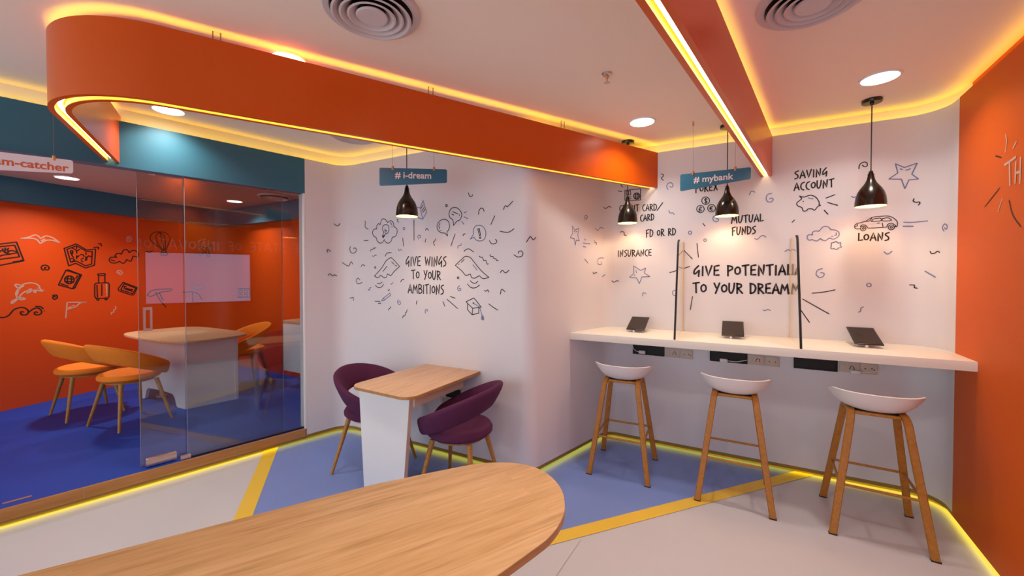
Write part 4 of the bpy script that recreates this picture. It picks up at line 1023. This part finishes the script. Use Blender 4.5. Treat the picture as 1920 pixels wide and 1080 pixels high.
W2 = 0.0066
draw(MAIN, 1050, 320, 7.715, [
 ('squiggle_mark', 'K', [[(1462, 50), (1490, 55), (1492, 85), (1465, 105), (1495, 142)]]),
 ('bank_card_drawing', 'K', [[(940, 285), (1160, 262), (1165, 270), (1163, 425), (940, 432), (940, 285)], [(958, 300), (1020, 290), (1022, 350), (960, 355), (958, 300)], [(990, 295), (992, 350)], [(975, 385), (1030, 380)], [(975, 408), (1030, 405)], ('c', 1110, 368, 46, 46), ('c', 1110, 368, 20, 46), [(1064, 368), (1156, 368)], [(1075, 342), (1145, 342)], [(1075, 394), (1145, 394)]], 1),
 ('ray_mark', 'K', [[(878, 195), (905, 240)]]), ('ray_mark', 'K', [[(842, 290), (870, 300), (898, 302)]]), ('squiggle_mark', 'K', [[(628, 525), (655, 550), (705, 520), (738, 532)]]),
 ('curl_mark', 'B', [[(360, 715), (355, 670), (375, 645), (395, 665), (385, 695), (370, 690)]]),
 ('star_drawing', 'B', [[(175, 800), (215, 860), (272, 835), (255, 935), (278, 1015), (232, 1005), (220, 1080), (205, 985), (145, 968), (182, 905), (175, 800)], [(200, 870), (215, 885)], [(225, 888), (245, 880)]], 1),
 ('squiggle_mark', 'B', [[(508, 832), (545, 865), (580, 825), (630, 835)]]), ('tick_mark', 'B', [[(350, 985), (360, 1005), (375, 995)]]), ('dash_mark', 'B', [[(333, 1048), (435, 1060)]]),
 ('squiggle_mark', 'K', [[(875, 890), (905, 880), (930, 900), (930, 930), (960, 938)]]), ('squiggle_mark', 'K', [[(497, 1008), (500, 1035), (525, 1045), (525, 1070)]])], W2)
draw(MAIN, 1050, 440, 6.0, [
 ('dash_mark', 'B', [[(258, 132), (290, 140)]]), ('dash_mark', 'B', [[(275, 272), (315, 320)]]), ('spiral_mark', 'B', [[(490, 262), (440, 265), (420, 300), (435, 335), (465, 330), (460, 305)]]),
 ('squiggle_mark', 'K', [[(368, 422), (380, 440), (400, 425), (415, 432)]]), ('dash_mark', 'B', [[(475, 472), (508, 447)]]), ('squiggle_mark', 'K', [[(583, 518), (605, 535), (640, 518), (660, 525)]]),
 ('star_drawing', 'B', [[(830, 352), (908, 403), (965, 375), (948, 430), (1012, 472), (922, 475), (893, 550), (862, 487), (782, 480), (832, 435), (830, 352)], [(855, 402), (862, 430)], [(835, 460), (845, 450)]], 1),
 ('hook_mark', 'B', [[(930, 690), (935, 655), (968, 660)]]), ('ring_mark', 'B', [('c', 1290, 655, 24, 30)])], W2)
draw(MAIN, 1230, 340, 7.68, [
 ('spiral_mark', 'B', [[(175, 120), (155, 80), (170, 35), (215, 20), (245, 50), (230, 85), (200, 75)]]), ('squiggle_mark', 'B', [[(185, 420), (200, 455), (245, 455), (262, 478)]]),
 ('coins_drawing', 'K', [('c', 715, 280, 56, 54), ('c', 640, 400, 54, 52), ('c', 800, 388, 56, 53), [(738, 258), (715, 250), (700, 268), (715, 282), (735, 295), (725, 312), (700, 308)], [(717, 240), (717, 322)], [(660, 378), (640, 372), (630, 395), (630, 428), (612, 430)], [(612, 430), (662, 425)], [(615, 402), (650, 400)], [(818, 365), (795, 362), (782, 390), (795, 418), (820, 412)], [(770, 382), (808, 380)], [(770, 398), (805, 396)]]),
 ('squiggle_mark', 'B', [[(1343, 197), (1365, 150), (1390, 142), (1422, 158)]]), ('spiral_mark', 'B', [[(1668, 175), (1610, 190), (1585, 240), (1605, 290), (1655, 298), (1688, 265), (1665, 240), (1635, 255)]]),
 ('spiral_mark', 'B', [[(865, 490), (825, 510), (825, 560), (860, 582), (895, 570), (895, 540), (862, 540)]]), ('dash_mark', 'K', [[(675, 605), (705, 645)]]), ('ring_mark', 'B', [('c', 490, 740, 23, 23)]), ('ring_mark', 'B', [('c', 707, 848, 19, 19)]),
 ('squiggle_mark', 'B', [[(1420, 825), (1460, 835), (1510, 790), (1550, 782), (1582, 805)]]), ('ray_mark', 'K', [[(590, 895), (612, 1095)]]), ('ray_mark', 'K', [[(388, 980), (525, 1118)]]),
 ('tick_mark', 'B', [[(1855, 1010), (1905, 985), (1945, 1010)]])], W2)
draw(MAIN, 1250, 470, 7.111, [
 ('ray_mark', 'K', [[(40, 293), (310, 210)]]), ('ray_mark', 'K', [[(345, 612), (315, 788)]]), ('squiggle_mark', 'B', [[(1285, 790), (1310, 800), (1345, 783), (1382, 797)]]), ('ray_mark', 'K', [[(1700, 285), (1765, 325)]]),
 ('exclamation_mark_drawing', 'K', [('f', [(1685, 420), (1664, 440), (1662, 475), (1685, 515), (1706, 475), (1704, 440)]), ('d', 1685, 578, 12, 10)])], W2)
draw(MAIN, 1490, 470, 6.4, [
 ('ray_mark', 'K', [[(207, 510), (340, 497), (485, 470)]]), ('ray_mark', 'K', [[(95, 580), (410, 757)]]), ('ray_mark', 'K', [[(70, 708), (177, 860)]]), ('spiral_mark', 'B', [[(333, 215), (275, 235), (258, 285), (300, 322), (345, 305), (350, 270), (310, 265)]]),
 ('ring_mark', 'B', [('c', 890, 412, 27, 21)]), ('squiggle_mark', 'B', [[(825, 675), (795, 690), (790, 725), (765, 738)]]), ('zigzag_mark', 'K', [[(1380, 410), (1438, 412), (1435, 445), (1470, 450)]], 1), ('dash_mark', 'B', [[(1565, 245), (1690, 317)]])], W2)
draw(MAIN, 1470, 290, 5.685, [
 ('piggy_bank_drawing', 'K', [[(165, 442), (215, 452), (280, 432), (340, 455), (375, 510), (372, 535), (390, 540)], [(388, 540), (358, 555), (325, 592), (300, 578), (255, 580), (240, 598), (205, 600), (190, 565), (150, 548), (135, 520), (160, 495), (188, 468), (165, 442)], ('d', 205, 498, 6, 6)]),
 ('pig_slot_drawing', 'B', [[(260, 462), (310, 472)]]), ('ray_mark', 'K', [[(447, 463), (542, 427)]]), ('ray_mark', 'K', [[(465, 510), (572, 540)]]), ('ray_mark', 'K', [[(428, 592), (468, 635)]]), ('dash_mark', 'K', [[(85, 722), (112, 697)]]),
 ('spiral_mark', 'K', [[(797, 150), (805, 110), (840, 82), (880, 85), (885, 120), (855, 128), (835, 112)]]),
 ('cloud_drawing', 'B', [[(305, 855), (260, 855), (245, 885), (265, 910), (300, 905)], [(300, 905), (345, 920), (388, 895)], [(388, 895), (435, 918), (482, 888)], [(482, 888), (530, 900), (580, 870), (585, 830), (550, 805), (500, 800)], [(500, 800), (470, 770), (420, 768), (372, 815)], [(372, 815), (325, 815), (300, 835), (305, 855)], [(555, 832), (558, 855), (540, 860)], [(505, 872), (522, 870)]]),
 ('small_cloud_drawing', 'B', [[(530, 935), (555, 925), (575, 942)], [(575, 942), (605, 938), (598, 965)], [(598, 965), (612, 985), (580, 995)], [(580, 995), (560, 1012), (535, 1002)], [(535, 1002), (500, 1000), (505, 968)], [(505, 968), (505, 942), (530, 935)]]),
 ('tick_mark', 'B', [[(718, 445), (745, 455), (800, 432)]]), ('tick_mark', 'B', [[(1065, 1035), (1105, 1060), (1150, 1028)]])], W2)
draw(MAIN, 1590, 290, 5.685, [
 ('star_drawing', 'B', [[(505, 98), (600, 138), (738, 90), (680, 208), (752, 260), (648, 270), (605, 362), (568, 262), (435, 260), (530, 195), (505, 98)], [(555, 152), (578, 158)], [(615, 168), (665, 150)]], 1),
 ('squiggle_mark', 'K', [[(705, 470), (695, 492), (720, 508), (760, 505), (765, 522), (750, 538)]]), ('dash_mark', 'B', [[(592, 720), (680, 722), (850, 706)]]), ('dash_mark', 'B', [[(588, 762), (695, 763)]]),
 ('curl_mark', 'B', [[(1025, 815), (1008, 775), (1035, 738), (1060, 760), (1050, 795), (1030, 780)]]), ('squiggle_mark', 'K', [[(878, 1030), (890, 1052), (925, 1050), (955, 1030), (980, 1042)]])], W2)
draw(MAIN, 1590, 290, 5.685, [
 ('car_drawing', 'K', [[(70, 770), (85, 740), (185, 710), (250, 672), (330, 658), (445, 658), (520, 708), (520, 765), (495, 765)], [(415, 772), (215, 785)], [(135, 788), (85, 790), (68, 770)], ('c', 162, 787, 28, 24), ('c', 162, 787, 10, 9), ('c', 460, 775, 32, 26), ('c', 460, 775, 12, 10), [(130, 770), (145, 752), (180, 750), (210, 780)], [(412, 770), (425, 742), (465, 732), (500, 750), (510, 765)],
   [(248, 712), (275, 685), (345, 678), (345, 705), (248, 712)], [(368, 680), (430, 675), (460, 702), (368, 705), (368, 680)], [(185, 710), (230, 705), (255, 672)], [(365, 728), (372, 775)], [(310, 732), (338, 728)], [(80, 765), (100, 758), (95, 740)]])], 0.005)
hand_text(MAIN, 'CREDIT CARD', (1161.5, 397), (1231.5, 394.5), 12.0, 12.6, 0.0085); draw(MAIN, 1050, 320, 7.715, [('slash_mark', 'K', [[(1405, 575), (1487, 462)]])], 0.0085)
hand_text(MAIN, 'DEBIT CARD', (1165, 418), (1226.5, 412.7), 12.2, 12.2, 0.0085)
hand_text(MAIN, 'FD OR RD', (1211.4, 444.7), (1267, 440.5), 14, 13, 0.009)
hand_text(MAIN, 'INSURANCE', (1158.3, 481.5), (1221.7, 479.5), 12.5, 12.0, 0.0085)
hand_text(MAIN, 'FOREX', (1304, 361.5), (1345, 356.8), 15, 14, 0.009)
hand_text(MAIN, 'MUTUAL', (1371.5, 419), (1431, 415), 13.5, 14.0, 0.0095)
hand_text(MAIN, 'FUNDS', (1372.6, 441), (1417, 438.2), 15, 14.5, 0.0095)
hand_text(MAIN, 'SAVING', (1489.4, 335.8), (1551, 329.4), 15, 15, 0.009)
hand_text(MAIN, 'ACCOUNT', (1488.8, 357.5), (1563.5, 350.4), 14.5, 15, 0.009)
hand_text(MAIN, 'LOANS', (1608.8, 451.5), (1667.5, 451), 14, 15.5, 0.009)
hand_text(MAIN, 'GIVE POTENTIAL', (1300.3, 517.3), (1485.8, 515.5), 19, 19.5, 0.0135)
hand_text(MAIN, 'TO YOUR DREAM', (1299.2, 549), (1479.5, 550.8), 19, 19, 0.0135)

# right wall: white lettering and dashes
draw(MAIN, 1820, 240, 5.4, [('lettering', 'W', [[(350, 372), (460, 295)], [(398, 335), (402, 578)], [(462, 345), (455, 555)], [(512, 298), (502, 560)], [(470, 452), (510, 440)]])], 0.0125)
draw(MAIN, 1820, 240, 5.4, [('ray_mark', 'W', [[(358, 65), (368, 130), (355, 243)]]), ('ray_mark', 'W', [[(467, 137), (433, 205)]]), ('ray_mark', 'W', [[(325, 710), (280, 848)]]), ('dash_mark', 'K', [[(258, 282), (312, 298)]]), ('ray_mark', 'K', [[(393, 735), (430, 880), (510, 997)]])], 0.0075)
draw(MAIN, 1820, 240, 5.4, [('ray_mark', 'K', [[(297, 607), (145, 798)]])], 0.006)
def wall_text(s, y0, z0, height, wid):
    """lettering that goes on along the right wall, read towards the camera's side"""
    v, f = [], []; x = 0.0
    for c in s:
        wd, sts = GL[c]
        for st_ in sts:
            q = smooth2(st_, 4) if len(st_) > 2 else [Vector((p[0], p[1], 0)) for p in st_]
            P = []
            for p in q:
                w_ = ry(y0 - (x + p.x) * height) + dn * 0.0016; P.append(Vector((*w_, z0 + p.y * height)))
            b0 = len(v)
            for i, p in enumerate(P):
                d = (P[min(i + 1, len(P) - 1)] - P[max(i - 1, 0)]).normalized(); sd_ = Vector((*dn, 0)).cross(d).normalized() * wid / 2; v += [p + sd_, p - sd_]
            for i in range(len(P) - 1): f.append((b0 + 2 * i, b0 + 2 * i + 1, b0 + 2 * i + 3, b0 + 2 * i + 2))
        x += wd + 0.16
    return from_py('lettering', v, f, 'ink_white', wall_right)
wall_text('E STATE OF INNOVATION', 2.67, 1.94, 0.165, 0.016)

# orange room drawings
W3 = 0.0125
draw(INNER, 0, 430, 5.685, [
 ('bird_drawing', 'W', [[(213, 97), (300, 85), (370, 60), (410, 75), (432, 100)], [(432, 100), (490, 70), (560, 90), (637, 142)], [(637, 142), (560, 118), (490, 118), (428, 152)], [(428, 152), (390, 110), (330, 95), (213, 97)], [(440, 122), (475, 105)]]),
 ('photograph_drawing', 'K', [[(-60, 165), (175, 135), (253, 335), (-20, 387)], [(-50, 190), (155, 168), (207, 293), (-10, 320)], [(138, 348), (200, 338)], [(215, 332), (235, 328)]], 1),
 ('mountain_drawing', 'K', [[(-20, 255), (15, 225), (60, 248), (100, 265)], [(90, 240), (120, 225), (185, 245), (100, 265)], [(-10, 288), (30, 275), (100, 265)], ('c', 68, 235, 18, 18), [(55, 198), (57, 210)], [(90, 200), (82, 215)], [(25, 208), (38, 218)]]),
 ('spiral_mark', 'K', [[(462, 437), (440, 415), (450, 388), (490, 382), (522, 405), (510, 430), (480, 428), (475, 410), (490, 405)]]),
 ('dolphin_drawing', 'W', [[(465, 652), (430, 640), (410, 600), (370, 578), (310, 572), (240, 590), (190, 640), (168, 690), (185, 735)], [(185, 735), (130, 765), (120, 785), (140, 783), (185, 745)], [(185, 735), (230, 730), (267, 742), (230, 750), (195, 742)], [(195, 735), (230, 690), (290, 655), (380, 650), (440, 658), (465, 652)], [(190, 630), (162, 598), (170, 587), (228, 597)], [(290, 680), (300, 650), (330, 635), (330, 660), (285, 682)], [(350, 650), (375, 678), (378, 655)], ('d', 400, 627, 6, 5), [(180, 700), (200, 640), (250, 600)]]),
 ('spiral_mark', 'K', [[(560, 705), (600, 700), (610, 730), (580, 745), (562, 728), (575, 712), (590, 722)]]),
 ('wave_drawing', 'K', [[(-30, 937), (50, 937), (100, 910), (150, 855), (230, 832), (285, 850), (303, 885), (270, 912), (225, 905), (220, 880), (250, 880)], [(303, 885), (350, 850), (400, 838), (440, 865), (435, 900), (390, 912), (365, 895), (375, 880), (400, 885)], [(378, 820), (430, 825), (460, 845)], ('d', 472, 870, 6, 6)])], W3)
draw(INNER, 100, 430, 6.0, [
 ('map_drawing', 'K', [[(120, 215), (255, 163), (375, 232), (475, 222), (462, 402), (362, 435), (250, 382), (172, 410), (120, 215)], [(152, 225), (258, 185), (372, 248), (437, 248), (430, 390), (362, 410), (255, 355), (195, 370), (152, 225)]], 1),
 ('map_route_drawing', 'K', [[(258, 195), (260, 220)], [(260, 245), (262, 270)], [(262, 295), (262, 330)], [(367, 260), (366, 285)], [(365, 305), (364, 340)], ('c', 205, 252, 14, 14), [(192, 262), (207, 285), (218, 262)], [(207, 292), (228, 318)], [(270, 312), (290, 295)], [(302, 285), (330, 285), (345, 305)], [(338, 325), (312, 335)], [(310, 350), (330, 365)], [(210, 210), (240, 225), (262, 240), (295, 225)], [(370, 330), (395, 300), (430, 310)], [(355, 350), (378, 340)], [(200, 325), (235, 340), (215, 362)]]),
 ('corner_mark', 'K', [[(455, 202), (508, 200), (505, 222)], [(505, 163), (535, 162), (540, 187)]], 1),
 ('cloud_drawing', 'K', [[(715, 315), (650, 315), (628, 345), (650, 375), (700, 378), (740, 360)], [(740, 360), (790, 382), (825, 340)], [(825, 340), (870, 358), (898, 300)], [(898, 300), (950, 310), (955, 270), (920, 240), (885, 240), (852, 262)], [(852, 262), (830, 232), (790, 235), (765, 278)], [(765, 278), (720, 270), (692, 300), (715, 315)], [(650, 345), (690, 357)]]),
 ('spiral_mark', 'W', [[(825, 90), (860, 85), (878, 110), (855, 135), (825, 130), (830, 105), (850, 103), (850, 115)]]), ('spiral_mark', 'W', [[(718, 492), (722, 468), (755, 465), (775, 490), (755, 508), (735, 495), (748, 485)]]),
 ('passport_drawing', 'K', [[(57, 625), (140, 460), (300, 510), (215, 668), (57, 625)], [(150, 460), (165, 455), (317, 512), (240, 660), (215, 668)], [(85, 612), (165, 637)], [(270, 520), (252, 553)]], 1),
 ('globe_drawing', 'K', [('c', 180, 567, 54, 44), ('c', 180, 567, 24, 44), [(128, 555), (235, 560)], [(132, 585), (228, 590)]]),
 ('suitcase_drawing', 'K', [[(478, 605), (615, 600), (628, 620), (625, 760), (610, 775), (480, 778), (465, 755), (465, 620), (478, 605)], [(510, 603), (508, 520), (498, 510), (505, 500), (580, 498), (585, 510), (578, 520), (580, 600)], [(508, 520), (578, 520)], [(490, 625), (495, 765)], [(545, 620), (545, 745)], ('c', 500, 787, 12, 11), ('c', 592, 782, 12, 11)], 1), ('suitcase_shine_drawing', 'W', [[(598, 618), (600, 680)], [(600, 690), (600, 720)], [(601, 735), (601, 745)]]),
 ('ticket_drawing', 'K', [[(785, 595), (945, 655), (905, 735), (880, 740), (735, 690), (730, 665), (785, 595)], [(795, 612), (928, 662), (890, 725), (758, 680), (795, 612)]], 1),
 ('ticket_lettering', 'K', [[(788, 636), (822, 648)], [(804, 642), (795, 668)], [(815, 662), (812, 678)], [(815, 668), (826, 664)], [(842, 668), (832, 668), (830, 682), (842, 680)], [(843, 668), (842, 684)], [(848, 668), (853, 688), (862, 674)], [(866, 684), (876, 680), (870, 674), (864, 688), (876, 694)], [(890, 672), (882, 700)]]),
 ('flag_drawing', 'W', [[(155, 822), (138, 995)], [(155, 822), (372, 820)], [(372, 820), (300, 830), (250, 870), (160, 898)], [(170, 880), (200, 872)], [(215, 862), (232, 855)]]),
 ('squiggle_mark', 'W', [[(652, 955), (655, 935), (680, 930), (680, 905), (702, 895), (698, 868)]])], W3)
draw(INNER, 250, 400, 5.4, [
 ('hot_air_balloon_drawing', 'K', [[(300, 375), (240, 330), (180, 280), (172, 230), (205, 195), (265, 188), (330, 200), (370, 245), (365, 290), (325, 375)], [(265, 190), (228, 230), (250, 310), (308, 375)], [(265, 190), (285, 260), (312, 375)], [(265, 190), (318, 240), (325, 375)], [(288, 378), (325, 376), (330, 395), (290, 395), (288, 378)], [(280, 400), (340, 400), (342, 420), (285, 423), (280, 400)]]),
 ('small_bird_drawing', 'K', [[(125, 385), (150, 390), (165, 395), (195, 380)]]),
 ('aeroplane_drawing', 'K', [[(690, 405), (780, 320), (792, 328), (720, 400), (690, 405)], [(740, 355), (675, 335), (660, 342), (720, 378)], [(760, 360), (768, 430), (755, 438), (735, 385)]]), ('aeroplane_tail_drawing', 'B', [[(645, 412), (680, 420), (690, 440)], [(690, 405), (680, 420)]]),
 ('squiggle_mark', 'W', [[(660, 285), (690, 268), (710, 270), (728, 258)]]),
 ('telescope_drawing', 'K', [[(140, 830), (180, 785), (260, 770), (380, 765), (375, 785), (270, 800), (180, 840), (140, 830)], [(225, 800), (270, 880), (330, 950)], [(260, 800), (300, 880)]]),
 ('gadget_drawing', 'B', [[(580, 730), (620, 705), (650, 740), (690, 720), (715, 755), (650, 770), (600, 760)]]),
 ('umbrella_drawing', 'K', [[(500, 800), (600, 795), (660, 820), (690, 870)], [(600, 795), (600, 900)]]),
 ('building_drawing', 'K', [[(1060, 760), (1180, 760), (1180, 850), (1060, 850), (1060, 760)], [(1075, 775), (1105, 775), (1105, 805), (1075, 805), (1075, 775)], [(1125, 775), (1155, 775), (1155, 805), (1125, 805), (1125, 775)], [(1075, 820), (1105, 820), (1105, 845), (1075, 845), (1075, 820)], [(1125, 820), (1155, 820), (1155, 845), (1125, 845), (1125, 820)]], 1)], W3)
